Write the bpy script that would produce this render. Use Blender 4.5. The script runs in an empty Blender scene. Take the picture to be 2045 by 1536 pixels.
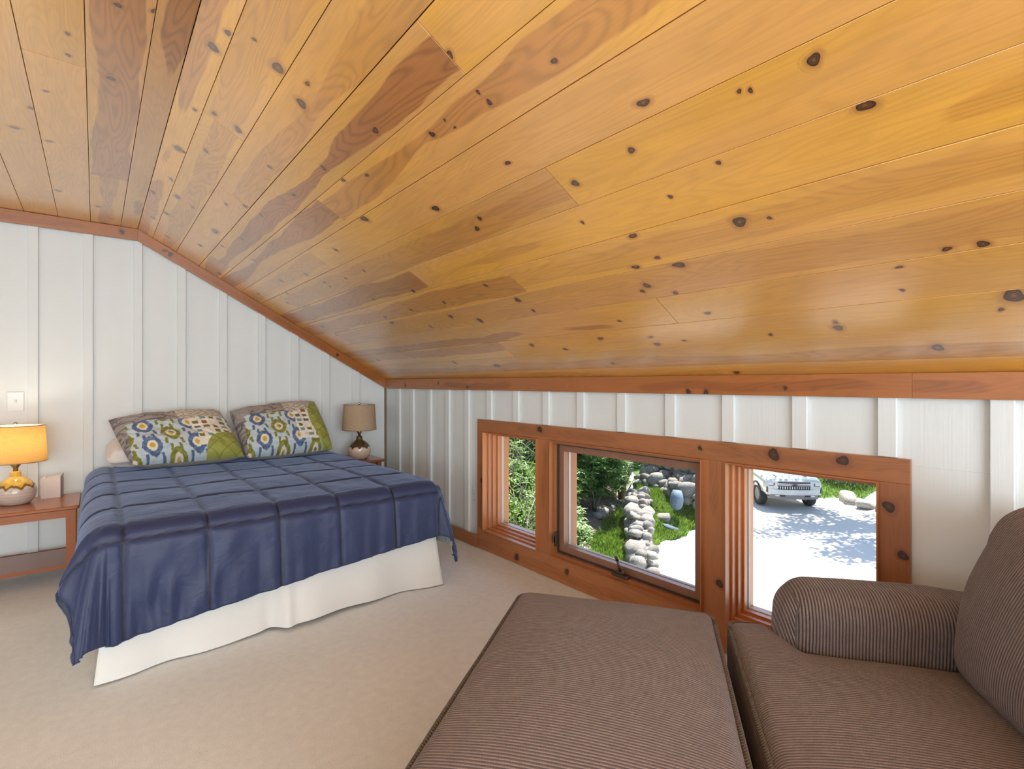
import bpy, bmesh, math, random
from mathutils import Vector, Matrix, noise
R_ = random.Random(7)
SC = bpy.context.scene
COL = SC.collection
PI = math.pi

# ------------------------------------------------------------------ camera
cam = bpy.data.cameras.new('camera'); camo = bpy.data.objects.new('camera', cam); COL.objects.link(camo)
EYE = 1.221
camo.location = (0, 0, EYE); camo.rotation_euler = (PI/2, 0, -math.radians(39.36))
cam.sensor_width = 36.0; cam.lens = 1015/2045*36; cam.shift_y = -3/2045; cam.clip_start = 0.05; cam.clip_end = 300
SC.camera = camo

# ------------------------------------------------------------------ sky, sun, added fill lights in the unseen part of the room
SUN_EL, SUN_AZ = math.radians(61), math.radians(12)
world = bpy.data.worlds.new('sky'); SC.world = world; world.use_nodes = True
wn = world.node_tree; bgn = wn.nodes['Background']
sky = wn.nodes.new('ShaderNodeTexSky'); sky.sky_type = 'NISHITA'; sky.sun_disc = False
sky.sun_elevation = SUN_EL; sky.sun_rotation = math.radians(90) - SUN_AZ
wn.links.new(sky.outputs[0], bgn.inputs['Color']); bgn.inputs['Strength'].default_value = 0.36
sl = bpy.data.lights.new('sun', 'SUN'); sl.energy = 14.0; sl.angle = math.radians(0.6); sl.color = (1, .95, .87)
so = bpy.data.objects.new('sun', sl); COL.objects.link(so)
sd = Vector((math.cos(SUN_EL)*math.cos(SUN_AZ), math.cos(SUN_EL)*math.sin(SUN_AZ), math.sin(SUN_EL)))
so.rotation_euler = sd.to_track_quat('Z', 'Y').to_euler(); so.location = (20, 5, 30)
def area(name, loc, direction, sx, sy, power, color):
    l = bpy.data.lights.new(name, 'AREA'); l.shape = 'RECTANGLE'; l.size = sx; l.size_y = sy; l.energy = power; l.color = color
    o = bpy.data.objects.new(name, l); COL.objects.link(o); o.location = loc
    o.rotation_euler = Vector(direction).to_track_quat('-Z', 'Y').to_euler()
    return o
area('rear_fill_light', (-0.4, -2.72, 1.25), (0, 1, 0.05), 3.2, 1.7, 172, (.78, .91, 1.0))  # fill light added behind the camera to brighten the room, before a solid wall
area('left_fill_light', (-3.3, 0.9, 1.15), (1, 0.1, 0), 4.2, 1.3, 32, (.78, .91, 1.0))  # weaker fill light added out of view on the left, no opening behind it
SC.view_settings.view_transform = 'Standard'; SC.view_settings.look = 'None'
SC.view_settings.gamma = 1; SC.view_settings.exposure = 0.10; SC.view_settings.use_curve_mapping = False

# ------------------------------------------------------------------ node helpers
class X:
    """a scalar socket with arithmetic"""
    def __init__(s, nt, sock): s.nt = nt; s.k = sock
    def _m(s, op, b=None, c=None, clamp=False):
        n = s.nt.nodes.new('ShaderNodeMath'); n.operation = op; n.use_clamp = clamp
        s.nt.links.new(s.k, n.inputs[0])
        for i, v in ((1, b), (2, c)):
            if v is None: continue
            if isinstance(v, X): s.nt.links.new(v.k, n.inputs[i])
            else: n.inputs[i].default_value = v
        return X(s.nt, n.outputs[0])
    def __add__(s, o): return s._m('ADD', o)
    def __sub__(s, o): return s._m('SUBTRACT', o)
    def __mul__(s, o): return s._m('MULTIPLY', o)
    def __truediv__(s, o): return s._m('DIVIDE', o)
    def rsub(s, a): return (s*-1) + a
    def sin(s): return s._m('SINE')
    def abs(s): return s._m('ABSOLUTE')
    def frac(s): return s._m('FRACT')
    def pow(s, e): return s._m('POWER', e)
    def max(s, o): return s._m('MAXIMUM', o)
    def min(s, o): return s._m('MINIMUM', o)
    def clamp(s): return s._m('ADD', 0.0, clamp=True)
    def step(s, a, b):
        n = s.nt.nodes.new('ShaderNodeMapRange'); n.interpolation_type = 'SMOOTHSTEP'
        s.nt.links.new(s.k, n.inputs[0]); n.inputs[1].default_value = a; n.inputs[2].default_value = b
        return X(s.nt, n.outputs[0])
class Mat:
    def __init__(s, name):
        s.m = bpy.data.materials.new(name); s.m.use_nodes = True; s.nt = s.m.node_tree
        s.b = s.nt.nodes['Principled BSDF']; s.out = s.nt.nodes['Material Output']
        s._c = {}
    def co(s, which='Object'):
        if which not in s._c:
            n = s.nt.nodes.new('ShaderNodeTexCoord'); sp = s.nt.nodes.new('ShaderNodeSeparateXYZ')
            s.nt.links.new(n.outputs[which], sp.inputs[0])
            s._c[which] = [X(s.nt, sp.outputs[i]) for i in range(3)]
        return s._c[which]
    def attr(s, name, typ='GEOMETRY', out='Fac'):
        n = s.nt.nodes.new('ShaderNodeAttribute'); n.attribute_type = typ; n.attribute_name = name
        return X(s.nt, n.outputs[out])
    def vec(s, x, y, z):
        n = s.nt.nodes.new('ShaderNodeCombineXYZ')
        for i, v in enumerate((x, y, z)):
            if isinstance(v, X): s.nt.links.new(v.k, n.inputs[i])
            else: n.inputs[i].default_value = v
        return n.outputs[0]
    def noise(s, v, scale=1.0, detail=3.0, rough=.5, dist=0.0):
        n = s.nt.nodes.new('ShaderNodeTexNoise'); s.nt.links.new(v, n.inputs['Vector'])
        n.inputs['Scale'].default_value = scale; n.inputs['Detail'].default_value = detail
        n.inputs['Roughness'].default_value = rough; n.inputs['Distortion'].default_value = dist
        return X(s.nt, n.outputs[0])
    def mix(s, f, a, b):
        n = s.nt.nodes.new('ShaderNodeMix'); n.data_type = 'RGBA'
        if isinstance(f, X): s.nt.links.new(f.k, n.inputs[0])
        else: n.inputs[0].default_value = f
        for i, v in ((6, a), (7, b)):
            if isinstance(v, tuple): n.inputs[i].default_value = (*v, 1)
            else: s.nt.links.new(v, n.inputs[i])
        return n.outputs[2]
    def mul(s, col, f):
        n = s.nt.nodes.new('ShaderNodeVectorMath'); n.operation = 'SCALE'
        if isinstance(col, tuple): n.inputs[0].default_value = col
        else: s.nt.links.new(col, n.inputs[0])
        if isinstance(f, X): s.nt.links.new(f.k, n.inputs['Scale'])
        else: n.inputs['Scale'].default_value = f
        return n.outputs[0]
    def base(s, c):
        if isinstance(c, tuple): s.b.inputs['Base Color'].default_value = (*c, 1)
        else: s.nt.links.new(c, s.b.inputs['Base Color'])
        return s
    def set(s, **kw):
        for k, v in kw.items():
            i = s.b.inputs[k.replace('_', ' ')]
            if isinstance(v, X): s.nt.links.new(v.k, i)
            elif hasattr(v, 'is_output'): s.nt.links.new(v, i)
            else: i.default_value = (*v, 1) if isinstance(v, tuple) and len(v) == 3 and i.type == 'RGBA' else v
        return s
    def bump(s, h, strength=.3, dist=.01):
        n = s.nt.nodes.new('ShaderNodeBump'); s.nt.links.new(h.k, n.inputs['Height'])
        n.inputs['Strength'].default_value = strength; n.inputs['Distance'].default_value = dist
        s.nt.links.new(n.outputs[0], s.b.inputs['Normal']); return s

def plain(name, c, rough=.5, metal=0.0, var=0.0, scale=8.0, **kw):
    m = Mat(name)
    if var:
        x, y, z = m.co(); n = m.noise(m.vec(x, y, z), scale, 3)
        m.base(m.mul(c, n*(2*var) + (1 - var)))
    else: m.base(c)
    m.set(Roughness=rough, Metallic=metal, **kw)
    return m.m

# ------------------------------------------------------------------ materials
def wood_mat(name, sap, heart, rough, coat, coat_rough, dark=(.035, .014, .009), coat_ior=1.5, pink=None):
    m = Mat(name); x, y, z = m.co()
    seed = m.attr('seed', 'OBJECT'); tint = m.attr('tint', 'OBJECT')
    ha = m.attr('heart', 'OBJECT'); hc = m.attr('hc', 'OBJECT'); hw = m.attr('hw', 'OBJECT')
    k = m.attr('k')
    n0 = m.noise(m.vec(x*1.3 + seed*7.1, y*5 + seed*3.3, seed), 1, 2)
    yw = y + k*.05 + (n0 - .5)*.02
    ring = m.noise(m.vec(x*.9 + seed*5.7, yw*7 + seed*2.1, seed*1.7), 1, 2, .5, .3)
    rings = ((ring*150).sin()*.5 + .5).pow(2.2)
    fine = m.noise(m.vec(x*5 + seed*4, yw*160, seed), 1, 4, .6)
    wob = m.noise(m.vec(x*2.1 + seed*9.3, seed, y*3), 1, 2)
    ends = m.noise(m.vec(x*.75 + seed*3.9, seed*2.3, 0.0), 1, 1)
    hm = (((y - hc) + (wob - .5)*.085).abs() - (hw*hw - (ends.rsub(.52)).max(0.0)*.016).max(0.0).pow(.5)).step(.004, -.004)*ha*(hw*hw - (ends.rsub(.52)).max(0.0)*.016).step(0.0, .0003)
    pk = m.noise(m.vec(x*.7 + seed*8.3, y*2.5, seed*4.1), 1, 2).step(.42, .62)
    cw = m.mix(hm.clamp(), m.mix(pk, sap, pink or sap), heart)
    blotch = m.noise(m.vec(x*2.6 + seed*2, y*9, seed*6), 1, 3)
    col = m.mul(cw, (rings*(hm*.24 + .07)*-1 + 1.03)*(fine*.28 + .86)*(blotch*.34 + .83)*tint)
    redder = m.mix((blotch - .45).max(0.0)*.5, col, m.mul(col, 1.0))
    halo = (k*1.6).clamp()*.75
    col = m.mix(halo, redder, m.mul(heart, .75))
    kr = (((k - .5)*55 + m.noise(m.vec(x, y, seed), 60, 2)*4).sin()*.5 + .5)
    core = m.mix(kr, dark, m.mul(heart, .30))
    core = m.mix(k.step(.80, 1.0), core, m.mul(heart, .55))
    rim = k.step(.50, .56)
    core = m.mix(k.step(.66, .58)*.8, core, (.012, .007, .008))
    col = m.mix(rim, col, core)
    m.base(col); m.set(Roughness=rough, Coat_Weight=coat, Coat_Roughness=coat_rough, Coat_IOR=coat_ior)
    m.bump(fine*.5 + rings*.5 - rim*.4, .12, .002)
    return m.m
PINE = wood_mat('varnished_pine', (.84, .41, .050), (.50, .18, .034), .34, 1.0, .27, coat_ior=2.45, pink=(.80, .39, .10))
TRIM = wood_mat('stained_pine_trim', (.40, .125, .020), (.25, .065, .014), .40, .45, .25)
CASE = wood_mat('stained_pine_casing', (.43, .160, .055), (.28, .085, .028), .42, .35, .3)

def white_mat(name, horizontal):
    m = Mat(name); x, y, z = m.co()
    if horizontal: n = m.noise(m.vec(x*5, y*5, z*70), 1, 3, .6)
    else: n = m.noise(m.vec(x*110, y*110, z*2), 1, 3, .6)
    w = m.noise(m.vec(x, y, z), 2.3, 2)
    m.base(m.mul((.79, .81, .81), w*.07 + .965)); m.set(Roughness=.55)
    m.bump(n, .22, .004); return m.m
WHITE = white_mat('white_painted_board', True); WHITEV = white_mat('white_painted_plank', False)
WPLAIN = plain('white_plastic', (.80, .80, .79), .35)

def carpet_mat():
    m = Mat('beige_carpet'); x, y, z = m.co(); v = m.vec(x, y, z)
    big = m.noise(v, 1.6, 3); mid = m.noise(v, 28, 3); f = m.noise(v, 260, 3, .7)
    m.base(m.mul((.80, .79, .76), (big*.16 + .92)*(mid*.2 + .9)*(f*.5 + .75)))
    m.set(Roughness=.95, Sheen_Weight=.3, Sheen_Roughness=.5)
    m.bump(f + mid*.6, .55, .006); return m.m
CARPET = carpet_mat()

def cord_mat():
    m = Mat('brown_corduroy'); r = m.attr('rib'); a = m.attr('alo'); x, y, z = m.co()
    w = m.noise(m.vec(x, y, z), 6, 3)
    w2 = m.noise(m.vec(x, y, z), 38, 3)
    ph = (r + (w - .5)*.006)*(2*PI/.0083)
    s = (ph.sin()*.5 + .5).pow(.65)
    seg = ((a*(2*PI/.006) + (r/.0083)._m('FLOOR')*2.4).sin()*.5 + .5)
    f = m.noise(m.vec(x, y, z), 420, 2, .7)
    c = m.mix(s*(seg*.14 + .86), (.046, .033, .034), (.325, .250, .240))
    m.base(m.mul(c, (f*.7 + .65)*(w2*.5 + .75)))
    m.set(Roughness=.85, Sheen_Weight=.35, Sheen_Roughness=.45, Sheen_Tint=(.75, .72, .85))
    m.bump(s*.85 + seg*s*.12 + f*.1, .9, .004); return m.m
CORD = cord_mat()
def piping_mat():
    m = Mat('brown_braided_piping'); r = m.attr('rib'); a = m.attr('alo')
    s = ((a*(2*PI/.009) + r*2.0).sin()*.5 + .5)
    m.base(m.mix(s, (.035, .022, .02), (.16, .105, .09))); m.set(Roughness=.85, Sheen_Weight=.3)
    m.bump(s, .9, .004); return m.m
PIPING = piping_mat()

def comforter_mat(name, c):
    m = Mat(name); x, y, z = m.co(); v = m.vec(x, y, z)
    w = m.noise(v, 9, 4, .6); f = m.noise(v, 900, 2); w2 = m.noise(m.vec(x*1.5, y*6, z*2), 7, 3, .6, .8)
    sm = m.attr('seam_shade')
    m.base(m.mix((sm*1.3).clamp(), m.mul(c, w*.25 + .87), m.mul(c, .10)))  # stitch lines go near black: shade of the grooves put into the colour
    m.set(Roughness=.52, Sheen_Weight=.55, Sheen_Roughness=.35, Sheen_Tint=(.45, .6, 1.0))
    m.bump(w*.5 + w2*.7 + f*.04, .28, .02); return m.m
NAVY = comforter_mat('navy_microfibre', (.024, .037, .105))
GREYBACK = plain('grey_lining', (.35, .37, .38), .7)
def cloth(name, c, sheen=.1, scale=300, strength=.2):
    m = Mat(name); x, y, z = m.co(); v = m.vec(x, y, z)
    f = m.noise(v, scale, 2); w = m.noise(v, 6, 3)
    m.base(m.mul(c, w*.08 + .96)); m.set(Roughness=.8, Sheen_Weight=sheen)
    m.bump(f*.3 + w, strength, .01); return m.m
SKIRT = cloth('white_bed_skirt', (.82, .80, .77)); PILLOWW = cloth('pale_pillow_cotton', (.80, .73, .68))
MATTRESS = cloth('white_ticking', (.7, .7, .68))
def sham_mat():
    m = Mat('patchwork_quilting'); n = m.nt.nodes.new('ShaderNodeAttribute'); n.attribute_name = 'col'
    x, y, z = m.co(); v = m.vec(x, y, z); w = m.noise(v, 30, 3, .6); f = m.noise(v, 500, 2)
    m.base(m.mul(n.outputs['Color'], f*.25 + .88)); m.set(Roughness=.8, Sheen_Weight=.1)
    m.bump(w + f*.15, .45, .012); return m.m
SHAM = sham_mat()
def stand_mat(name, a, b):
    m = Mat(name); x, y, z = m.co()
    g = m.noise(m.vec(x*4, y*60, z*60), 1, 4, .6); w = m.noise(m.vec(x, y, z), 3, 2)
    m.base(m.mul(m.mix(g, a, b), w*.2 + .9)); m.set(Roughness=.32, Coat_Weight=.4, Coat_Roughness=.15); return m.m
STAND = stand_mat('cherry_stain', (.42, .125, .033), (.30, .082, .024))
STAND2 = stand_mat('walnut_stain', (.34, .12, .05), (.24, .075, .034))
def shade_mat(name, c, transl, tc):
    m = Mat(name); x, y, z = m.co()
    ang = y._m('ARCTAN2', x)
    sl1 = m.noise(m.vec(ang*3.0, z*240, 0.0), 1, 3, .6); sl2 = m.noise(m.vec(ang*130, z*4, 1.0), 1, 2)
    w = (sl1*.5 + sl2*.22 + .62)
    m.base(m.mul(c, w)); m.set(Roughness=.9)
    t = m.nt.nodes.new('ShaderNodeBsdfTranslucent'); m.nt.links.new(m.mul(tc, w), t.inputs[0])
    mx = m.nt.nodes.new('ShaderNodeMixShader'); mx.inputs[0].default_value = transl
    m.nt.links.new(m.b.outputs[0], mx.inputs[1]); m.nt.links.new(t.outputs[0], mx.inputs[2])
    m.nt.links.new(mx.outputs[0], m.out.inputs[0]); return m.m
SHADE_LIT = shade_mat('ochre_linen_shade', (.60, .40, .17), .5, (.85, .52, .17))
SHADE_OFF = shade_mat('tan_linen_shade', (.60, .43, .29), .25, (.6, .42, .25))
SHADE_IN = plain('white_shade_lining', (.85, .83, .78), .8)
def ceramic_mat(name, glaze, body, zg):
    m = Mat(name); x, y, z = m.co(); ang = y._m('ARCTAN2', x)
    d1 = m.noise(m.vec(ang*2.4, 0.0, 3.0), 1, 3, .7)
    d2 = ((ang*9.0).sin()*.5 + .5).pow(2.0)
    edge = z + d1*.035 + d2*.018 - (zg + .03)
    g = edge.step(-.002, .003)
    rimline = (edge - .008).abs().step(.012, .002)
    thr = ((z*330).sin()*.5 + .5)
    cb = m.mul(body, (m.noise(m.vec(x, y, z*6), 9, 3)*.2 + .9)*(thr*.10 + .92))
    c = m.mix(rimline*.85, m.mix(g, cb, glaze), (.09, .045, .025))
    m.base(c); m.set(Roughness=.16, Coat_Weight=.5, Coat_Roughness=.05); m.bump(thr, .15, .003); return m.m
BRASS = plain('dull_brass', (.35, .24, .10), .35, .9)
STEEL = plain('brushed_steel', (.6, .6, .6), .3, 1.0)
DARKM = plain('dark_bronze', (.10, .075, .06), .4, .6)
BROWNSASH = wood_mat('brown_sash', (.24, .115, .07), (.17, .07, .04), .4, .3, .3)
GASKET = plain('dark_weatherstrip', (.055, .045, .042), .6)
SPACER = plain('pale_glazing_bead', (.50, .46, .42), .4)
def glass_mat():
    m = Mat('window_glass'); nt = m.nt; nt.nodes.remove(m.b)
    t = nt.nodes.new('ShaderNodeBsdfTransparent'); t.inputs[0].default_value = (.97, .98, .97, 1)
    g = nt.nodes.new('ShaderNodeBsdfGlossy'); g.inputs['Roughness'].default_value = .0
    f = nt.nodes.new('ShaderNodeFresnel'); f.inputs[0].default_value = 1.35
    mx = nt.nodes.new('ShaderNodeMixShader'); 
    ge = nt.nodes.new('ShaderNodeNewGeometry')      # only the face that meets the air reflects
    fr = X(nt, f.outputs[0])*(X(nt, ge.outputs['Backfacing']).rsub(1.0)); nt.links.new(fr.k, mx.inputs[0])
    nt.links.new(t.outputs[0], mx.inputs[1]); nt.links.new(g.outputs[0], mx.inputs[2])
    nt.links.new(mx.outputs[0], m.out.inputs[0]); return m.m
GLASS = glass_mat()
# outdoors
def gravel_mat():
    m = Mat('pale_gravel'); x, y, z = m.co(); v = m.vec(x, y, z)
    f = m.noise(v, 40, 4, .7); b = m.noise(v, .5, 3); p = m.noise(v, 3.5, 4, .6)
    c = m.mix((p - .62).step(0.0, .12)*.4, (.56, .53, .50), (.40, .31, .21))
    m.base(m.mul(c, (f*.14 + .93)*(b*.12 + .94))); m.set(Roughness=.95); m.bump(f, .12, .008); return m.m
GRAVEL = gravel_mat()
def soil_mat(name, a, b, s=7):
    m = Mat(name); x, y, z = m.co(); v = m.vec(x, y, z); f = m.noise(v, s, 5, .7); g = m.noise(v, s*7, 3)
    m.base(m.mul(m.mix(f.step(.4, .62), a, b), g*.5 + .75)); m.set(Roughness=.95); m.bump(g, .5, .03); return m.m
SOIL = soil_mat('leaf_mulch', (0.098, 0.0665, 0.049), (0.189, 0.14, 0.105))
TURF = soil_mat('short_turf', (0.063, 0.14, 0.021), (0.105, 0.196, 0.0315))
def leaf_mat(name, a, b, rough=.45):
    m = Mat(name); n = m.nt.nodes.new('ShaderNodeAttribute'); n.attribute_name = 'lv'
    c = m.mix(X(m.nt, n.outputs['Fac']), a, b); m.base(c); m.set(Roughness=rough)
    t = m.nt.nodes.new('ShaderNodeBsdfTranslucent'); m.nt.links.new(c, t.inputs[0])
    mx = m.nt.nodes.new('ShaderNodeMixShader'); mx.inputs[0].default_value = .4
    m.nt.links.new(m.b.outputs[0], mx.inputs[1]); m.nt.links.new(t.outputs[0], mx.inputs[2])
    m.nt.links.new(mx.outputs[0], m.out.inputs[0]); return m.m
LEAF1 = leaf_mat('rhododendron_leaf', (.075, .17, .04), (.34, .50, .14))
LEAF2 = leaf_mat('bright_leaf', (0.063, 0.147, 0.0175), (0.252, 0.364, 0.07))
LEAF3 = leaf_mat('grey_green_leaf', (0.112, 0.14, 0.091), (0.322, 0.336, 0.266))
GRASS = leaf_mat('grass_blade', (0.07, 0.168, 0.0175), (0.252, 0.364, 0.0525), .6)
BARK = soil_mat('bark', (.12, .09, .07), (.24, .20, .16), 14)
TWIG = plain('pale_twig', (0.238, 0.203, 0.154), .8, 0, .3)
def stone_mat(name, a, b):
    m = Mat(name); x, y, z = m.co(); v = m.vec(x, y, z); s = m.attr('seed', 'OBJECT')
    f = m.noise(m.vec(x + s*5, y, z), 7, 4, .65); g = m.noise(m.vec(x, y + s, z), 35, 3)
    m.base(m.mul(m.mix(f.step(.35, .65), a, b), (g*.4 + .8)*(s*.5 + .72))); m.set(Roughness=.85); m.bump(f + g*.4, .5, .04); return m.m
STONE = stone_mat('field_stone', (0.224, 0.196, 0.168), (0.364, 0.336, 0.301)); BLUESTONE = stone_mat('blue_grey_stone', (0.091, 0.14, 0.203), (0.154, 0.21, 0.28))
TRUCKW = plain('white_car_paint', (0.60, 0.59, 0.575), .25, 0, 0, Coat_Weight=1.0, Coat_Roughness=.05)
TRUCKB = plain('black_trim', (.02, .02, .03), .35); TRUCKG = plain('dark_car_glass', (.02, .03, .04), .05)
TRUCKGR = plain('grey_bumper_plastic', (.22, .20, .19), .5); CHROME = plain('car_chrome', (.75, .75, .77), .15, 1.0)
LAMPG = plain('clear_headlight', (.75, .75, .76), .1); RUBBER = plain('tyre_rubber', (.035, .035, .037), .8)
SIDING = plain('exterior_siding', (.35, .27, .2), .7, 0, .2); SHINGLE = plain('roof_shingle', (.12, .11, .10), .9, 0, .3, 30)
BACK = plain('ceiling_underlay', (.035, .015, .008), .9)

# ------------------------------------------------------------------ mesh helpers
ROOTM = {}
class MB:
    def __init__(s): s.v = []; s.f = []; s.mi = []; s.fa = {}
    def add(s, vs, fs, mi=0):
        o = len(s.v); s.v += [tuple(v) for v in vs]; s.f += [tuple(i + o for i in f) for f in fs]; s.mi += [mi]*len(fs)
    def box(s, lo, hi, c=0.0, mi=0, M=None):
        lo = Vector(lo); hi = Vector(hi); ce = (lo + hi)/2; h = (hi - lo)/2
        c = min(c, h.x*.9, h.y*.9, h.z*.9)
        vs = []; idx = {}
        if c <= 0:
            for sx in (-1, 1):
                for sy in (-1, 1):
                    for sz in (-1, 1): vs.append((ce.x + sx*h.x, ce.y + sy*h.y, ce.z + sz*h.z))
            fs = [(0, 1, 3, 2), (4, 6, 7, 5), (0, 4, 5, 1), (2, 3, 7, 6), (0, 2, 6, 4), (1, 5, 7, 3)]
        else:
            sg = [(x, y, z) for x in (-1, 1) for y in (-1, 1) for z in (-1, 1)]
            for g in sg:
                for a in range(3):
                    p = [g[i]*(h[i] - (0 if i == a else c)) for i in range(3)]
                    idx[(g, a)] = len(vs); vs.append((ce.x + p[0], ce.y + p[1], ce.z + p[2]))
            fs = []
            for a in range(3):
                b, d = (a + 1) % 3, (a + 2) % 3
                for q in (-1, 1):
                    r = []
                    for (t, u) in ((-1, -1), (1, -1), (1, 1), (-1, 1)):
                        g = [0]*3; g[a] = q; g[b] = t; g[d] = u; r.append(idx[(tuple(g), a)])
                    fs.append(tuple(r if q > 0 else r[::-1]))
                for t in (-1, 1):
                    for u in (-1, 1):
                        g0 = [0]*3; g1 = [0]*3; g0[a] = -1; g1[a] = 1
                        for g in (g0, g1): g[b] = t; g[d] = u
                        r = [idx[(tuple(g0), b)], idx[(tuple(g1), b)], idx[(tuple(g1), d)], idx[(tuple(g0), d)]]
                        fs.append(tuple(r if t*u < 0 else r[::-1]))
            for g in sg:
                r = [idx[(g, 0)], idx[(g, 1)], idx[(g, 2)]]
                fs.append(tuple(r if g[0]*g[1]*g[2] > 0 else r[::-1]))
        if M is not None: vs = [tuple(M @ Vector(v)) for v in vs]
        s.add(vs, fs, mi); return s
    def prism(s, poly, axis, a, b, mi=0):
        """poly in the plane of the two other axes (cyclic order), extruded along axis from a to b"""
        n = len(poly); vs = []
        for t in (a, b):
            for (p, q) in poly:
                v = [0]*3; v[axis] = t; v[(axis + 1) % 3] = p; v[(axis + 2) % 3] = q; vs.append(tuple(v))
        fs = [tuple(range(n))[::-1], tuple(range(n, 2*n))] + [(i, (i + 1) % n, n + (i + 1) % n, n + i) for i in range(n)]
        s.add(vs, fs, mi); return s
    def tube(s, path, rad, n=8, mi=0, cap=True, closed=False):
        P = [Vector(p) for p in path]; m = len(P); rr = rad if isinstance(rad, (list, tuple)) else [rad]*m
        vs = []; up = None
        for i in range(m):
            if closed: t = P[(i + 1) % m] - P[i - 1]
            else: t = P[min(i + 1, m - 1)] - P[max(i - 1, 0)]
            t = t.normalized() if t.length > 1e-9 else Vector((0, 0, 1))
            if up is None: up = t.orthogonal().normalized()
            up = (up - t*up.dot(t)); up = up.normalized() if up.length > 1e-6 else t.orthogonal().normalized()
            w = t.cross(up)
            for k in range(n):
                a = 2*PI*k/n; vs.append(tuple(P[i] + (up*math.cos(a) + w*math.sin(a))*rr[i]))
        fs = []
        for i in range(m if closed else m - 1):
            j = (i + 1) % m
            for k in range(n): fs.append((i*n + k, i*n + (k + 1) % n, j*n + (k + 1) % n, j*n + k))
        if cap and not closed: fs += [tuple(range(n))[::-1], tuple(range((m - 1)*n, m*n))]
        s.add(vs, fs, mi); return s
    def lathe(s, prof, n=40, c=(0, 0, 0), mi=0):
        vs = []; fs = []; m = len(prof)
        for (r, z) in prof:
            for k in range(n):
                a = 2*PI*k/n; vs.append((c[0] + r*math.cos(a), c[1] + r*math.sin(a), c[2] + z))
        for i in range(m - 1):
            for k in range(n): fs.append((i*n + k, i*n + (k + 1) % n, (i + 1)*n + (k + 1) % n, (i + 1)*n + k))
        s.add(vs, fs, mi); return s
    def grid(s, fn, nu, nv, mi=0):
        vs = [fn(i/nu, j/nv) for i in range(nu + 1) for j in range(nv + 1)]
        fs = [(i*(nv + 1) + j, (i + 1)*(nv + 1) + j, (i + 1)*(nv + 1) + j + 1, i*(nv + 1) + j + 1) for i in range(nu) for j in range(nv)]
        s.add(vs, fs, mi); return s
    def mesh(s, name, mats, smooth=False, attrs=None, fix=False):
        me = bpy.data.meshes.new(name); me.from_pydata(s.v, [], s.f)
        for m in (mats if isinstance(mats, (list, tuple)) else [mats]): me.materials.append(m)
        if max(s.mi, default=0) > 0: me.polygons.foreach_set('material_index', s.mi)
        if smooth: me.polygons.foreach_set('use_smooth', [True]*len(me.polygons))
        for an, vals in (attrs or {}).items():
            if vals and isinstance(vals[0], (tuple, list)):
                at = me.attributes.new(an, 'FLOAT_COLOR', 'POINT'); at.data.foreach_set('color', [c for v in vals for c in (v[0], v[1], v[2], 1)])
            else:
                at = me.attributes.new(an, 'FLOAT', 'POINT'); at.data.foreach_set('value', vals)
        if fix:
            bm = bmesh.new(); bm.from_mesh(me); bmesh.ops.recalc_face_normals(bm, faces=bm.faces); bm.to_mesh(me); bm.free()
        me.update(); return me
    def build(s, name, mats, parent=None, smooth=False, attrs=None, fix=True, M=None):
        return link(name, s.mesh(name, mats, smooth, attrs, fix), parent, M)
def link(name, me, parent=None, M=None):
    o = bpy.data.objects.new(name, me); COL.objects.link(o)
    if M is not None: o.matrix_world = M; ROOTM[o.name] = M
    if parent is not None: attach(o, parent)
    return o
def attach(o, parent):
    o.parent = parent; o.matrix_parent_inverse = ROOTM.get(parent.name, Matrix.Identity(4)).inverted()
def empty(name, M=None):
    o = bpy.data.objects.new(name, None); COL.objects.link(o)
    if M is None: M = Matrix.Identity(4)
    elif not isinstance(M, Matrix): M = Matrix.Translation(M)
    o.matrix_world = M; ROOTM[o.name] = M; o.empty_display_size = .1
    return o
def tag(o, label, cat, group=None, kind=None):
    o['label'] = label; o['category'] = cat
    if group: o['group'] = group
    if kind: o['kind'] = kind
    return o
def struct(o): o['kind'] = 'structure'; return o
def frame(o, x, y):
    """matrix with origin o, local x and y axes, local z = x cross y"""
    x = Vector(x).normalized(); y = Vector(y).normalized(); z = x.cross(y)
    M = Matrix.Identity(4)
    for i, c in enumerate((x, y, z)):
        for r in range(3): M[r][i] = c[r]
    for r in range(3): M[r][3] = o[r]
    return M
SEED = [0]
def wood_props(o, tint=1.0, heart=0.0, hc=.07, hw=.04, seed=None):
    SEED[0] += 1
    o['seed'] = float(seed if seed is not None else (SEED[0]*.6180339 % 1)*10); o['tint'] = float(tint)
    o['heart'] = float(heart); o['hc'] = float(hc); o['hw'] = float(hw)
    return o
def board(name, o, xd, yd, L, w, th, mat, parent, tint=1.0, heart=0.0, hc=.07, hw=.04, chamf=.0007, poly=None, seed=None):
    """a board whose visible face is local z = 0, grain along local x"""
    M = frame(o, xd, yd); m = MB()
    if poly is None: m.box((0, 0, -th), (L, w, 0), chamf)
    else: m.prism(poly, 2, -th, 0)
    ob = m.build(name, mat, parent, M=M)
    return wood_props(ob, tint, heart, hc, hw, seed)
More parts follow.
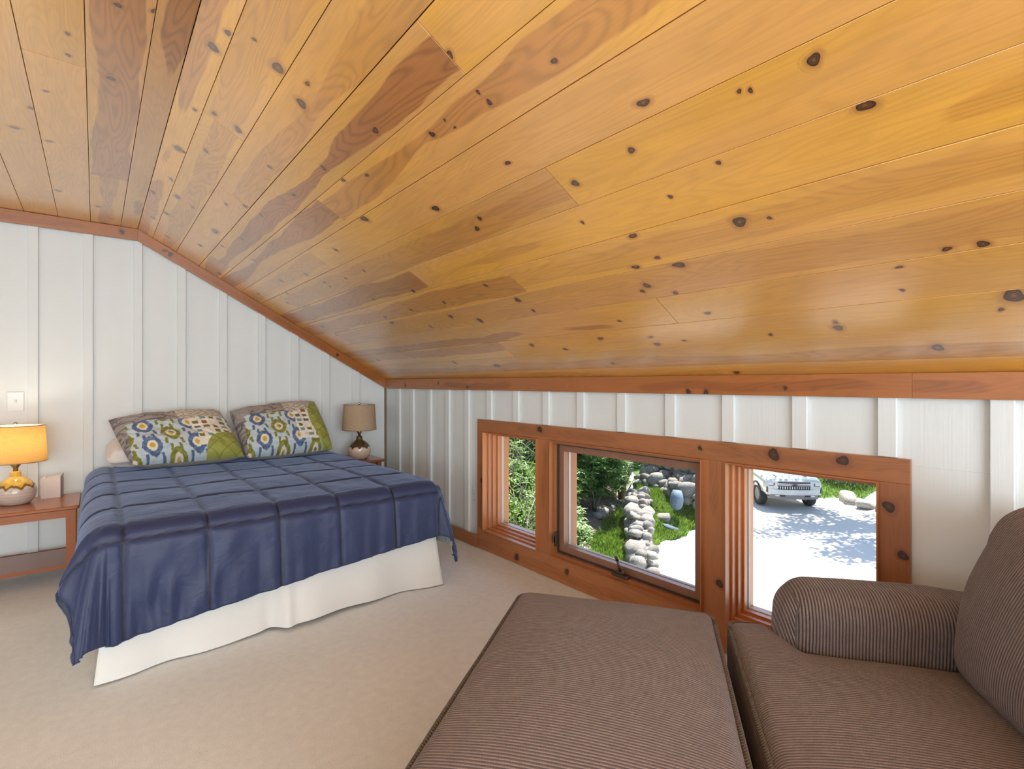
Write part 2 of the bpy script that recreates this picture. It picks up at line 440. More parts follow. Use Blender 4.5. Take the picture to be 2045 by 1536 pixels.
def knot(plank, p, r, ratio, parent_w, L, mat, lift=.0004, rot=0.0):
    """an oval knot set in the plank face, clipped at the plank's edges; its outer ring runs out into the grain"""
    M = ROOTM[plank.name]; q = M.inverted() @ Vector(p); halo = 2.05
    m = MB(); ks = []; N = 26; rings = (0, .2, .34, .46, .5, .56, .75, 1.0)
    for t in rings:
        for i in range(N):
            a = 2*PI*i/N; wv = 1 + .13*math.sin(2*a + q.x*40) + .09*math.sin(3*a + q.y*70)
            x = q.x + halo*r*ratio*t*wv*math.cos(a + rot); y = q.y + halo*r/ratio*t*wv*math.sin(a + rot)
            m.v.append((min(max(x, .002), L - .002), min(max(y, .0016), parent_w - .0016), lift)); ks.append(1 - t)
    for j in range(len(rings) - 1):
        for i in range(N): m.f.append((j*N + i, j*N + (i + 1) % N, (j + 1)*N + (i + 1) % N, (j + 1)*N + i)); m.mi.append(0)
    ob = m.build('knot', mat, plank, attrs={'k': ks}, fix=False, M=M.copy())
    for key in ('seed', 'tint', 'heart', 'hc', 'hw'): ob[key] = plank[key]
    return ob

# ================================================================== the room
W, D = 2.2, 4.64
XC, ZC, TAN = .242, 2.352, .56
def slope_z(x): return ZC if x <= XC else ZC - TAN*(x - XC)
XL, YN = -3.4, -2.8

m = MB().box((XL - .2, YN - .2, -.25), (2.42, D + .2, 0)); floor = struct(m.build('floor', CARPET))

# back wall: core, vertical boards with battens over their joints
wb = MB(); wb.prism([(0.0, XL - .2), (0.0, 2.42), (1.12, 2.42), (2.40, .20), (2.40, XL - .2)], 1, D + .045, D + .2)
wall_back = struct(wb.build('wall_back', SIDING))
bat = [(-.347, -.294), (-.065, -.011), (.219, .271), (.487, .544), (.77, .827), (1.058, 1.116), (1.322, 1.385), (1.588, 1.657), (1.869, 1.942)]
x = -.347
bl = []
while x > XL: x -= .285; bl.append((x, x + .055))
bat = bl[::-1] + bat
cs = [XL] + [(a + b)/2 for a, b in bat] + [2.2]
for i in range(len(cs) - 1):
    a, b = cs[i] + .002, cs[i + 1] - .002
    pts = [(0.0, a), (0.0, b), (slope_z(b) - .02, b)]
    if a < XC < b: pts.append((ZC - .02, XC))
    pts.append((slope_z(a) - .02, a))
    MB().prism(pts, 1, D + .022, D + .044).build('board', WHITE, wall_back)
for a, b in bat:
    t = min(slope_z(a), slope_z(b)) - .05
    MB().box((a, D + .002, .02), (b, D + .0215, t), .0025).build('batten', WHITE, wall_back)

# window wall (kneewall) with one long opening for three windows
OY0, OY1, OZ0, OZ1 = .58, 2.994, .15, .865
wr = MB()
wr.box((2.24, YN - .2, -.2), (2.42, OY0, 1.22)); wr.box((2.24, OY1, -.2), (2.42, D + .2, 1.22))
wr.box((2.24, OY0, -.2), (2.42, OY1, OZ0)); wr.box((2.24, OY0, OZ1), (2.42, OY1, 1.22))
wr.box((2.24, 1.160, OZ0), (2.42, 1.264, OZ1)); wr.box((2.24, 2.296, OZ0), (2.42, 2.407, OZ1))
wall_right = struct(wr.build('wall_right', SIDING))
wy = [4.341, 4.078, 3.77, 3.482, 3.204, 2.918, 2.616, 2.32, 2.023, 1.723, 1.421, 1.123, .823, .529, .229]
y = .229
while y > YN + .3: y -= .3; wy.append(round(y, 3))
wy.sort(); WB = .058
cs = [YN] + [q + WB/2 for q in wy] + [D + .02]
for i in range(len(cs) - 1):
    a, b = cs[i] + .002, cs[i + 1] - .002
    if b <= .50 or a >= 3.07: MB().box((2.219, a, 0), (2.239, b, 1.22), .001).build('board', WHITEV, wall_right)
    else:
        MB().box((2.219, a, .93), (2.239, b, 1.22), .001).build('board', WHITEV, wall_right)
        if a < .5: MB().box((2.219, a, 0), (2.239, .5, .93), .001).build('board', WHITEV, wall_right)
        if b > 3.07: MB().box((2.219, 3.07, 0), (2.239, b, .93), .001).build('board', WHITEV, wall_right)
for q in wy:
    z0 = .02 if (q + WB < .49 or q > 3.086) else .955
    MB().box((2.2, q, z0), (2.2185, q + WB, 1.19), .0025).build('batten', WHITEV, wall_right)

# the unseen sides behind the camera
m = MB(); m.box((XL - .2, YN - .2, 0), (XL, D + .2, 2.42)); wall_left = struct(m.build('wall_left', WHITE))
m = MB(); m.box((XL, YN - .2, 0), (2.42, YN, 2.42)); wall_front = struct(m.build('wall_front', WHITE))

# ceiling: dark underlay and every plank on it
cb = MB(); cb.prism([(ZC + .022, XL), (ZC + .2, XL), (ZC + .2, XC + .05), (slope_z(2.6) + .25, 2.6), (slope_z(2.6) + .022, 2.6), (ZC + .022, XC)], 1, YN, D + .1)
ceiling = struct(cb.build('ceiling', BACK))
SLC = 1/math.sqrt(1 + TAN*TAN); SLS = TAN*SLC
KN = [(0.053, 1.923, 0.0133), (-0.069, 2.184, 0.01), (-0.071, 2.325, 0.011), (-0.147, 2.667, 0.0109), (0.045, 2.401, 0.0184), (-0.276, 3.138, 0.018), (-0.204, 2.872, 0.0143), (-0.165, 3.209, 0.015), (0.299, 1.905, 0.0239), (0.319, 1.779, 0.0142), (0.378, 1.708, 0.0093), (0.454, 1.738, 0.0266), (0.531, 1.692, 0.0118), (0.548, 1.808, 0.0239), (0.308, 2.377, 0.0116), (0.364, 2.295, 0.0136), (0.445, 2.275, 0.0226), (0.299, 2.831, 0.025), (0.325, 2.823, 0.012), (0.387, 2.653, 0.0166), (0.587, 2.375, 0.0131), (0.712, 2.066, 0.014), (0.71, 2.453, 0.0143), (0.263, 3.639, 0.024), (0.315, 3.258, 0.017), (0.363, 3.456, 0.024), (0.347, 3.867, 0.025), (0.299, 4.128, 0.021), (0.578, 3.612, 0.032), (0.778, 2.041, 0.0166), (0.439, 3.459, 0.0142), (0.545, 3.087, 0.014), (-0.168, 4.005, 0.018), (0.679, 2.916, 0.0155), (0.139, 1.884, 0.0121), (0.017, 4.204, 0.017), (0.607, 2.938, 0.021), (0.734, 1.623, 0.0162), (0.721, 1.138, 0.0143), (0.863, 0.89, 0.0105), (0.821, 1.149, 0.008), (0.855, 1.143, 0.0109), (0.836, 1.423, 0.0133), (0.826, 1.332, 0.0062), (0.856, 1.321, 0.0062), (0.818, 1.887, 0.0111), (1.129, 0.864, 0.013), (1.153, 1.096, 0.0158), (1.137, 1.581, 0.0131), (1.17, 1.644, 0.0152), (1.284, 1.187, 0.0089), (0.937, 2.193, 0.026), (1.035, 1.735, 0.02), (1.037, 0.757, 0.0166), (1.013, 1.256, 0.0111), (1.109, 0.402, 0.0163), (1.234, 0.35, 0.0189), (1.113, 0.531, 0.0075), (1.105, 0.552, 0.0067), (1.245, 0.677, 0.0084), (1.294, 0.851, 0.009), (1.433, 0.715, 0.0248), (1.444, 0.636, 0.008), (1.66, 0.228, 0.0151), (1.658, 0.295, 0.0115), (1.512, 1.137, 0.0159), (1.492, 1.032, 0.0118), (1.541, 0.98, 0.0225), (1.606, 1.157, 0.0181), (1.629, 1.194, 0.0123), (1.665, 1.073, 0.0135), (1.555, 1.853, 0.021), (1.644, 2.282, 0.023), (1.579, 2.48, 0.019), (1.434, 1.945, 0.0139), (1.475, 2.383, 0.015), (1.474, 2.757, 0.0154), (1.883, 2.121, 0.0186), (1.879, 1.62, 0.0163), (1.776, 1.423, 0.0102), (1.898, 1.347, 0.0121), (1.949, 1.35, 0.017), (1.938, 1.914, 0.0153), (2.055, 2.664, 0.030), (1.998, 3.086, 0.018), (2.08, 1.71, 0.0145), (1.789, 1.016, 0.013), (1.384, 1.053, 0.0173), (1.938, 1.208, 0.0097), (1.636, 1.832, 0.0134), (1.628, 2.789, 0.0147), (1.897, 0.623, 0.0102), (1.929, 0.625, 0.0191), (1.853, 0.195, 0.0308), (1.904, 0.225, 0.0091), (1.696, 0.402, 0.0091), (1.786, 0.416, 0.0084), (1.94, 0.85, 0.0104), (2.179, 1.101, 0.0166), (2.061, 0.389, 0.022), (0.692, 3.44, 0.0184), (0.648, 3.799, 0.016), (0.562, 4.083, 0.021), (0.814, 3.677, 0.018), (0.998, 3.736, 0.019), (1.033, 3.317, 0.018), (1.0, 4.389, 0.019), (1.088, 3.929, 0.018), (1.123, 3.242, 0.014), (1.16, 3.247, 0.011), (0.744, 4.484, 0.024), (1.335, 2.982, 0.014), (1.436, 4.193, 0.021), (1.355, 2.511, 0.0172), (0.993, 2.691, 0.0153), (1.904, 4.159, 0.022), (1.549, 4.186, 0.02), (1.153, 4.15, 0.016), (1.482, 3.129, 0.017), (1.536, 3.146, 0.023), (1.152, 2.697, 0.0128), (1.151, 2.964, 0.0117), (0.4, 4.358, 0.02)]
JOINTS = [(-0.113, 2.381), (0.051, 3.571), (0.696, 1.142), (0.857, 2.342), (1.147, 1.149), (1.749, 1.166), (0.995, 2.954), (0.685, 4.168), (1.275, 2.342), (1.155, 4.106), (1.631, 4.179), (1.439, 1.742), (1.898, 2.373), (2.165, 1.172), (0.403, 2.333), (0.538, 2.929), (-0.27, 4.202)]
flat = [XC, .143, -.025, -.194]
while flat[-1] > XL: flat.append(round(flat[-1] - .168, 3))
slopes = [XC, .331, .477, .627, .774, .924, 1.074, 1.225, 1.375, 1.527, 1.675, 1.829, 1.978, 2.122, 2.235]
rows = [(b, a, 0) for a, b in zip(flat[:-1], flat[1:])] + [(a, b, 1) for a, b in zip(slopes[:-1], slopes[1:])]
# heartwood seen in the photograph: (row centre x, y of piece, strength, centre across 0..1, half width in m)
HEART = {(.70, 2.0): (.95, .60, .040), (.70, 4.4): (.8, .5, .05), (.85, 3.5): (.9, .40, .046), (.85, 1.2): (.62, .45, .043),
         (1.30, 1.5): (.75, .60, .028), (1.30, 3.4): (.85, .45, .050), (.19, 2.5): (.85, .72, .030), (.06, 2.0): (.75, .5, .058), (.06, 4.0): (.6, .5, .03),
         (.29, 3.0): (.7, .35, .028), (1.60, 3.6): (.55, .35, .045), (1.75, 3.2): (.7, .8, .03), (1.15, 3.0): (.35, .6, .05), (1.00, 4.0): (.3, .5, .04),
         (1.07 - .05, 1.0): (0.0, .5, .04), (1.15, .5): (0.0, .5, .04), (1.30, .6): (.3, .6, .03), (1.90, 3.4): (.6, .3, .035), (.55, 2.0): (.35, .75, .04), (1.45, 3.0): (.6, .55, .05), (.40, 1.8): (.3, .4, .05), (2.06, 1.5): (.5, .8, .05), (1.60, .5): (.25, .5, .06)}
TINT = {(.40, 1.5): 1.0, (.40, 3.2): .98, (.29, 3.0): 1.05, (.55, 2.0): .98, (1.15, .6): 1.0, (1.30, 1.5): 1.06, (1.45, .8): 1.04}
kn_used = set()
for ri, (xa, xb, sl_) in enumerate(rows):
    js = sorted([j[1] for j in JOINTS if xa <= j[0] < xb])
    if xb < -.5: js = [R_.uniform(.5, 4)]
    js = [q for q in [R_.uniform(-1.8, -.2)] + js]
    ys = [YN] + sorted(js) + [D + .02]
    for y0, y1 in zip(ys[:-1], ys[1:]):
        cx, cy = (xa + xb)/2, (y0 + y1)/2
        off = R_.uniform(-.0006, .0006)
        h = (R_.choice([0, 0, .25, .4]), R_.uniform(.3, .7), R_.uniform(.02, .05)); tn = R_.uniform(.90, 1.07)
        for (hx, hy), hv in HEART.items():
            if xa <= hx < xb and y0 <= hy < y1: h = hv
        for (hx, hy), tv in TINT.items():
            if xa <= hx < xb and y0 <= hy < y1: tn = tv
        if sl_:
            w = (xb - xa)/SLC - .0022
            o = Vector((xa, y0 + .001, slope_z(xa) + off)) + Vector((SLC, 0, -SLS))*.0009
            pl = board('plank', o, (0, 1, 0), (SLC, 0, -SLS), y1 - y0 - .002, w, .018, PINE, ceiling, tn, h[0], h[1]*w, h[2]*1.35)
        else:
            w = xb - xa - .0022
            pl = board('plank', (xa + .0009, y0 + .001, ZC + off), (0, 1, 0), (1, 0, 0), y1 - y0 - .002, w, .018, PINE, ceiling, tn, h[0], h[1]*w, h[2]*1.35)
        for ki, (kx, ky, kr) in enumerate(KN):
            if xa <= kx < xb and y0 <= ky < y1:
                rt = R_.choice([1.0, 1.1, 1.25, .92])
                if kr > .02 and ky > 2.3: rt = 1.25
                knot(pl, (kx, ky, slope_z(kx)), kr*.80, rt, w, y1 - y0 - .002, PINE, rot=R_.uniform(-.5, .5))
# crown trim under the planks
t1 = struct(empty('trim_1', (2.2, .5, 1.17)))
for y0, y1 in ((YN, .482), (.483, D + .0)):
    b = board('trim_board', (2.186, y0, 1.2555), (0, 1, 0), (0, 0, -1), y1 - y0, .0875, .03, TRIM, t1, R_.uniform(.95, 1.05), .5, .05, .02)
    for ky, kz, kr in ((4.2, 1.2, .014), (3.62, 1.22, .011), (3.2, 1.19, .011), (1.34, 1.18, .012), (1.25, 1.176, .013), (.9, 1.2, .008)):
        if y0 < ky < y1: knot(b, (2.186, ky, kz), kr, 1.0, .0875, y1 - y0, TRIM)
t2 = struct(empty('trim_2', (1.2, D, 1.8)))
Ls = (2.19 - XC)/SLC; pw = .084*SLC
vs_ = .084*SLS
b = board('trim_board', (XC + Ls*SLC, D - .018, ZC - .002 - Ls*SLS), (-SLC, 0, SLS), (-SLS, 0, -SLC), Ls, pw, .022, TRIM, t2, .92, .3, .04, .02,
          poly=[(0, 0), (Ls, 0), (Ls - vs_, pw), (-vs_, pw)])
for kx, kr in ((.44, .016), (.40, .009), (1.72, .012)):
    knot(b, (kx, D - .018, slope_z(kx) - .045), kr, 1.0, pw, Ls, TRIM)
t3 = struct(empty('trim_3', (-1, D, 2.3)))
b = board('trim_board', (XC - .0006, D - .018, ZC - .002), (-1, 0, 0), (0, 0, -1), XC - XL, .084, .022, TRIM, t3, .92, .4, .05, .02)
knot(b, (.15, D - .018, ZC - .04), .015, 1.0, .083, XC - XL, TRIM)
bb = struct(empty('baseboard_back', (0, D, 0)))
board('baseboard_board', (2.2, D + .001, .0925), (-1, 0, 0), (0, 0, -1), 2.2 - XL, .09, .013, TRIM, bb, .8)
br = struct(empty('baseboard_right', (W, 0, 0)))
board('baseboard_board', (2.185, YN, .0925), (0, 1, 0), (0, 0, -1), .49 - YN, .09, .014, CASE, br, .95)
board('baseboard_board', (2.185, 3.086, .0925), (0, 1, 0), (0, 0, -1), D - 3.086 - .02, .09, .014, CASE, br, .95)

# ------------------------------------------------------------------ window casing and the three windows
CX_ = 2.196
tc = struct(empty('trim_4', (CX_, 1.8, .5)))
def case(y0, y1, z0, z1, vertical, tint, kn=(), heart=.3):
    if vertical:
        b = board('casing_board', (CX_, y0, z0), (0, 0, 1), (0, 1, 0), z1 - z0, y1 - y0, .022, CASE, tc, tint, heart, (y1 - y0)*.5, .02)
        # local z = (0,0,1)x(0,1,0) = (-1,0,0): faces the room
        for ky, kz, kr in kn: knot(b, (CX_, ky, kz), kr, 1.0, y1 - y0, z1 - z0, CASE)
    else:
        b = board('casing_board', (CX_, y1, z0), (0, -1, 0), (0, 0, 1), y1 - y0, z1 - z0, .022, CASE, tc, tint, heart, .05, .025)
        for ky, kz, kr in kn: knot(b, (CX_, ky, kz), kr, 1.0, z1 - z0, y1 - y0, CASE)
case(.49, 3.084, .8655, .953, False, .92, ((2.397, .924, .02), (.95, .921, .024), (.696, .926, .020), (1.285, .915, .010)))
case(.49, 3.084, .002, .1495, False, 1.08, ((2.627, .047, .022), (2.157, .084, .017)))
case(2.994, 3.084, .150, .865, True, 1.0, ((3.028, .504, .014),))
case(.49, .58, .150, .865, True, .85, ((.551, .778, .019), (.51, .614, .016)))
case(2.29, 2.413, .150, .865, True, 1.0, ((2.30, .62, .008),))
case(1.154, 1.27, .150, .865, True, 1.0, ((1.189, .308, .017),))
def ring(parent, name, mat, y0, y1, z0, z1, wd, x0, x1, tint=1.0):
    """a rectangular frame of four bars with mitred corners"""
    m = MB()
    o = [(y0, z0), (y1, z0), (y1, z1), (y0, z1)]; i = [(y0 + wd, z0 + wd), (y1 - wd, z0 + wd), (y1 - wd, z1 - wd), (y0 + wd, z1 - wd)]
    for a in range(4):
        b = (a + 1) % 4; q = [o[a], o[b], i[b], i[a]]
        vs = [(x0, *p) for p in q] + [(x1, *p) for p in q]
        m.add(vs, [(0, 1, 2, 3), (7, 6, 5, 4), (0, 4, 5, 1), (1, 5, 6, 2), (2, 6, 7, 3), (3, 7, 4, 0)])
    ob = m.build(name, mat, parent); wood_props(ob, tint); return ob
def fixed_window(n, y0, y1):
    w = struct(empty('window_%d' % n, (2.3, (y0 + y1)/2, .15)))
    z0, z1 = OZ0, OZ1
    ring(w, 'jamb', CASE, y0, y1, z0, z1, .004, 2.175, 2.42, 1.15)
    ring(w, 'inner_stop', CASE, y0 + .003, y1 - .003, z0 + .003, z1 - .003, .010, 2.222, 2.40, 1.25)
    ring(w, 'middle_stop', CASE, y0 + .012, y1 - .012, z0 + .012, z1 - .012, .011, 2.256, 2.40, 1.2)
    ring(w, 'sash', CASE, y0 + .022, y1 - .022, z0 + .022, z1 - .022, .011, 2.292, 2.356, 1.3)
    ring(w, 'glazing_bead', SPACER, y0 + .032, y1 - .032, z0 + .032, z1 - .032, .004, 2.326, 2.348)
    m = MB(); m.box((2.334, y0 + .033, z0 + .033), (2.340, y1 - .033, z1 - .033)); m.build('pane', GLASS, w)
    return w
fixed_window(1, 2.413, 2.994)
fixed_window(3, .58, 1.154)
w2 = struct(empty('window_2', (2.3, 1.78, .15))); y0, y1, z0, z1 = 1.27, 2.29, OZ0, OZ1
ring(w2, 'jamb', CASE, y0, y1, z0, z1, .004, 2.175, 2.42, 1.0)
ring(w2, 'inner_stop', CASE, y0 + .003, y1 - .003, z0 + .003, z1 - .003, .016, 2.205, 2.40, .95)
ring(w2, 'weatherstrip', GASKET, y0 + .018, y1 - .018, z0 + .018, z1 - .018, .010, 2.226, 2.30)
ring(w2, 'sash', BROWNSASH, y0 + .028, y1 - .028, z0 + .028, z1 - .028, .038, 2.238, 2.306, 1.25)
ring(w2, 'glazing_bead', SPACER, y0 + .064, y1 - .064, z0 + .064, z1 - .064, .005, 2.279, 2.297)
m = MB(); m.box((2.285, y0 + .066, z0 + .066), (2.291, y1 - .066, z1 - .066)); m.build('pane', GLASS, w2)
m = MB(); m.box((2.190, 1.705, .166), (2.226, 1.815, .184), .006); m.box((2.198, 1.735, .182), (2.220, 1.790, .200), .006)
m.build('crank_base', DARKM, w2)
m = MB(); m.tube([(2.208, 1.765, .196), (2.200, 1.768, .225), (2.196, 1.774, .262)], [.010, .007, .008], 10); m.tube([(2.196, 1.774, .258), (2.187, 1.775, .276), (2.187, 1.776, .280)], [.010, .009, .004], 10)
m.build('crank_handle', DARKM, w2, smooth=True)
m = MB(); m.box((2.205, 2.262, .205), (2.232, 2.281, .300), .004); m.tube([(2.205, 2.272, .285), (2.192, 2.270, .275), (2.190, 2.269, .235)], [.006, .006, .005], 8)
m.build('sash_lock', DARKM, w2)

# roof above and eave outside
m = MB(); m.prism([(slope_z(2.38) + .03, 2.38), (slope_z(2.38) + .26, 2.38), (slope_z(2.92) + .18, 2.92), (slope_z(2.92) + .02, 2.92)], 1, YN - .4, D + .5)
eave = struct(m.build('roof', SHINGLE))

# ================================================================== furniture
# ---- bed
bed = empty('bed', (.8, 3.66, 0)); tag(bed, 'low double bed with a white pleated skirt down to the carpet', 'bed')
def rbox(half, r, n, deform=None):
    """rounded box as a closed grid; returns verts (Vector) and faces and unit coords"""
    vs = []; us = []; fs = []; key = {}
    hx, hy, hz = half
    def vert(u):
        k = tuple(round(c*1e5) for c in u)
        if k in key: return key[k]
        p = Vector((u[0]*hx, u[1]*hy, u[2]*hz))
        q = Vector((max(-hx + r, min(hx - r, p.x)), max(-hy + r, min(hy - r, p.y)), max(-hz + r, min(hz - r, p.z))))
        d = p - q
        if d.length > 1e-9: p = q + d.normalized()*r
        if deform: p = deform(p, u)
        key[k] = len(vs); vs.append(p); us.append(u); return key[k]
    def spread(t): return t
    for ax in range(3):
        b, c = (ax + 1) % 3, (ax + 2) % 3
        nb, nc = n[b], n[c]
        for sgn in (-1, 1):
            for i in range(nb):
                for j in range(nc):
                    q = []
                    for (di, dj) in ((0, 0), (1, 0), (1, 1), (0, 1)):
                        u = [0]*3; u[ax] = sgn; u[b] = -1 + 2*(i + di)/nb; u[c] = -1 + 2*(j + dj)/nc; q.append(vert(tuple(u)))
                    q = q if sgn > 0 else q[::-1]
                    if len(set(q)) == 4: fs.append(tuple(q))
    return vs, fs, us
def soft(name, mat, parent, M, half, r, n, deform=None, rib=None, center=(0, 0, 0)):
    vs, fs, us = rbox(half, r, n, deform); c = Vector(center)
    m = MB(); m.add([v + c for v in vs], fs)
    at = None
    if rib:
        at = {'rib': [rib(v, u)[0] for v, u in zip(vs, us)], 'alo': [rib(v, u)[1] for v, u in zip(vs, us)]}
    return m.build(name, mat, parent, smooth=True, attrs=at, fix=False, M=M)
soft('box_spring', MATTRESS, bed, Matrix.Translation((.8, 3.66, .25)), (.74, .95, .12), .03, (6, 8, 3))
soft('mattress', MATTRESS, bed, Matrix.Translation((.8, 3.66, .475)), (.74, .95, .115), .05, (8, 10, 4))
for lx in (.1, 1.5):
    for ly in (2.78, 4.54): MB().box((lx - .03, ly - .03, 0), (lx + .03, ly + .03, .14), .004).build('leg', DARKM, bed)
# skirt: left side, foot, right side, with waves and one split pleat
def skirt_pt(t, v):
    x0, x1, yf, yb = .045, 1.585, 2.685, 4.55
    L1 = yb - yf; L2 = x1 - x0; T = 2*L1 + L2; q = t*T; rc = .02
    amp = (1 - v)
    if q < L1: p = Vector((x0, yb - q, 0)); nrm = Vector((-1, 0, 0))
    elif q < L1 + L2:
        p = Vector((x0 + q - L1, yf, 0)); nrm = Vector((0, -1, 0))
    else: p = Vector((x1, yf + q - L1 - L2, 0)); nrm = Vector((1, 0, 0))
    wv = .020*math.sin(q*7.3 + 1) + .012*math.sin(q*17 + .5) + .012*noise.noise(Vector((q*3, v, 2)))
    if L1 < q < L1 + L2:
        s = q - L1; wv += -.022*math.exp(-((s - .62)/.035)**2) + .030*math.exp(-((s - .69)/.03)**2) + .03*math.exp(-((s - .30)/.10)**2)
        wv += .004*math.exp(-(s/.06)**2)
        nrm = (nrm + Vector((-1, 0, 0))*math.exp(-(s/.05)**2) + Vector((1, 0, 0))*math.exp(-((s - L2)/.05)**2))
    else:
        e = min(abs(q - L1), abs(q - L1 - L2)); nrm = nrm + Vector((0, -1, 0))*math.exp(-(e/.05)**2)
    z = .40*v + .012*(1 - v) + amp*.010*math.sin(q*5.2)
    return tuple(p + nrm*(wv*amp**.8 + .02*amp) + Vector((0, 0, max(z, .006 + .0)))) 
m = MB(); m.grid(skirt_pt, 420, 14)
sk = m.build('bed_skirt', SKIRT, bed, smooth=True, fix=False); sk['label'] = 'white pleated bed skirt'

# ---- comforter: one padded sheet laid over the bed, stitched in rectangles
X0, X1, Y0, Y1, ZT, RR = .05, 1.545, 2.71, 4.55, .612, .085
SX = [-.51, -.21, .09, .39, .69, .985, 1.295, 1.60, 1.90]; SY = [4.63, 4.23, 3.83, 3.43, 3.02, 2.62, 2.20]
def seamfield(a, b):
    dx = min(abs(a - s) for s in SX); dy = min(abs(b - s) for s in SY)
    return dx, dy
def comforter(name):
    na, nb = 300, 280
    aL, aR = X0 - .27, X1 + .42; bB = Y1 - .0
    m = MB(); seam_shade = []; pts = []
    for i in range(na + 1):
        a = aL + (aR - aL)*i/na
        # foot overhang is longer on the left
        fo = .50 - .155*min(max((a - .05)/1.45, 0), 1.1)**.75
        fo -= .05*min(max((X0 + .02 - a)/.2, 0), 1)
        bF = Y0 - fo
        for j in range(nb + 1):
            b = bF + (bB - bF)*j/nb
            lo = 1.0
            if a < X0: # short side drop toward the head
                k = min(max((b - 2.7)/1.2, 0), 1); lo = 1 - .38*k
            la = max(0, X0 - a)*lo; ra = max(0, a - X1); fb = max(0, Y0 - b)
            sx = -1 if la > 0 else 1; sa = la if la > 0 else ra
            cx = min(max(a, X0), X1); cy = max(b, Y0)
            d = math.hypot(sa, fb)
            dx, dy = seamfield(a, b)
            puff = .0095*(1 - math.exp(-(dx/.013)**2))*(1 - math.exp(-(dy/.012)**2))
            puff += .006*min(dx/.15, 1)*min(dy/.2, 1)
            wr = noise.noise(Vector((a*5, b*5, 1.7)))*.006 + noise.noise(Vector((a*14, b*11, 4.2)))*.0025
            if d < 1e-6:
                # slightly dished top, softer at the edges
                p = Vector((a, b, ZT + noise.noise(Vector((a*1.4, b*1.4, 9)))*.012)); nn = Vector((0, 0, 1))
            else:
                phi = math.atan2(fb, sa); corner = math.sin(2*phi) if sa > 0 and fb > 0 else 0.0
                h = Vector((sx*math.cos(phi), -math.sin(phi), 0)) if sa > 0 else Vector((0, -1, 0))
                tl = .06 + (.20 if sx < 0 else .20)*corner
                if sx < 0 and sa > 0: tl += .20*math.exp(-((phi - .42)/.33)**2)
                if sx < 0 and sa > 0: tl += .06*math.cos(phi)*min(max((3.3 - b)/.6, 0), 1)
                amax = PI/2 - tl; arc = RR*amax
                if d < arc:
                    an = d/RR; p = Vector((cx, cy, ZT)) + h*(RR*math.sin(an)) + Vector((0, 0, -RR*(1 - math.cos(an))))
                    nn = h*math.sin(an) + Vector((0, 0, math.cos(an)))
                else:
                    e = d - arc
                    p = Vector((cx, cy, ZT)) + h*(RR*math.sin(amax) + e*math.sin(tl)) + Vector((0, 0, -RR*(1 - math.cos(amax)) - e*math.cos(tl)))
                    nn = h*math.cos(tl) + Vector((0, 0, math.sin(tl)))
                hang = min(d/.4, 1)
                s_ = (a if sa == 0 else (b if fb == 0 else phi*1.1 + sx))
                wr += hang*(.013*noise.noise(Vector((s_*6.5, d*1.2, 3.3 + sx))) + .008*noise.noise(Vector((s_*15, d*2.0, 8.1))))
                wr += hang**2*(.010*(1 - corner)*noise.noise(Vector((s_*24, d*3, 6.6))) + (.005*abs(math.sin(a*PI/.3*2)) if sa == 0 else 0))
                if sa == 0: wr += hang*.016*math.exp(-((a - .45 + (d - .2)*.5)/.05)**2) - hang*.014*math.exp(-((a - .25 + (d - .2)*.4)/.04)**2) + hang*.012*math.exp(-((a - 1.42 + (d - .2)*.2)/.04)**2)
                wr += hang*.03*corner*math.sin(phi*7)*.6
            p = p + nn*(puff + wr + .012)
            pts.append(p); m.v.append(tuple(p)); seam_shade.append(max(math.exp(-(dx/.0040)**2), .75*math.exp(-(dy/.0040)**2)))
    for i in range(na):
        for j in range(nb):
            m.f.append((i*(nb + 1) + j, (i + 1)*(nb + 1) + j, (i + 1)*(nb + 1) + j + 1, i*(nb + 1) + j + 1)); m.mi.append(0)
    o = m.build(name, [NAVY, GREYBACK], None, smooth=True, attrs={'seam_shade': seam_shade}, fix=False)
    md = o.modifiers.new('padding', 'SOLIDIFY'); md.thickness = .016; md.offset = -1; md.material_offset = 1; md.material_offset_rim = 0
    return o
cf = comforter('comforter'); tag(cf, 'navy blue quilted comforter spread over the bed with drooping corners', 'comforter')

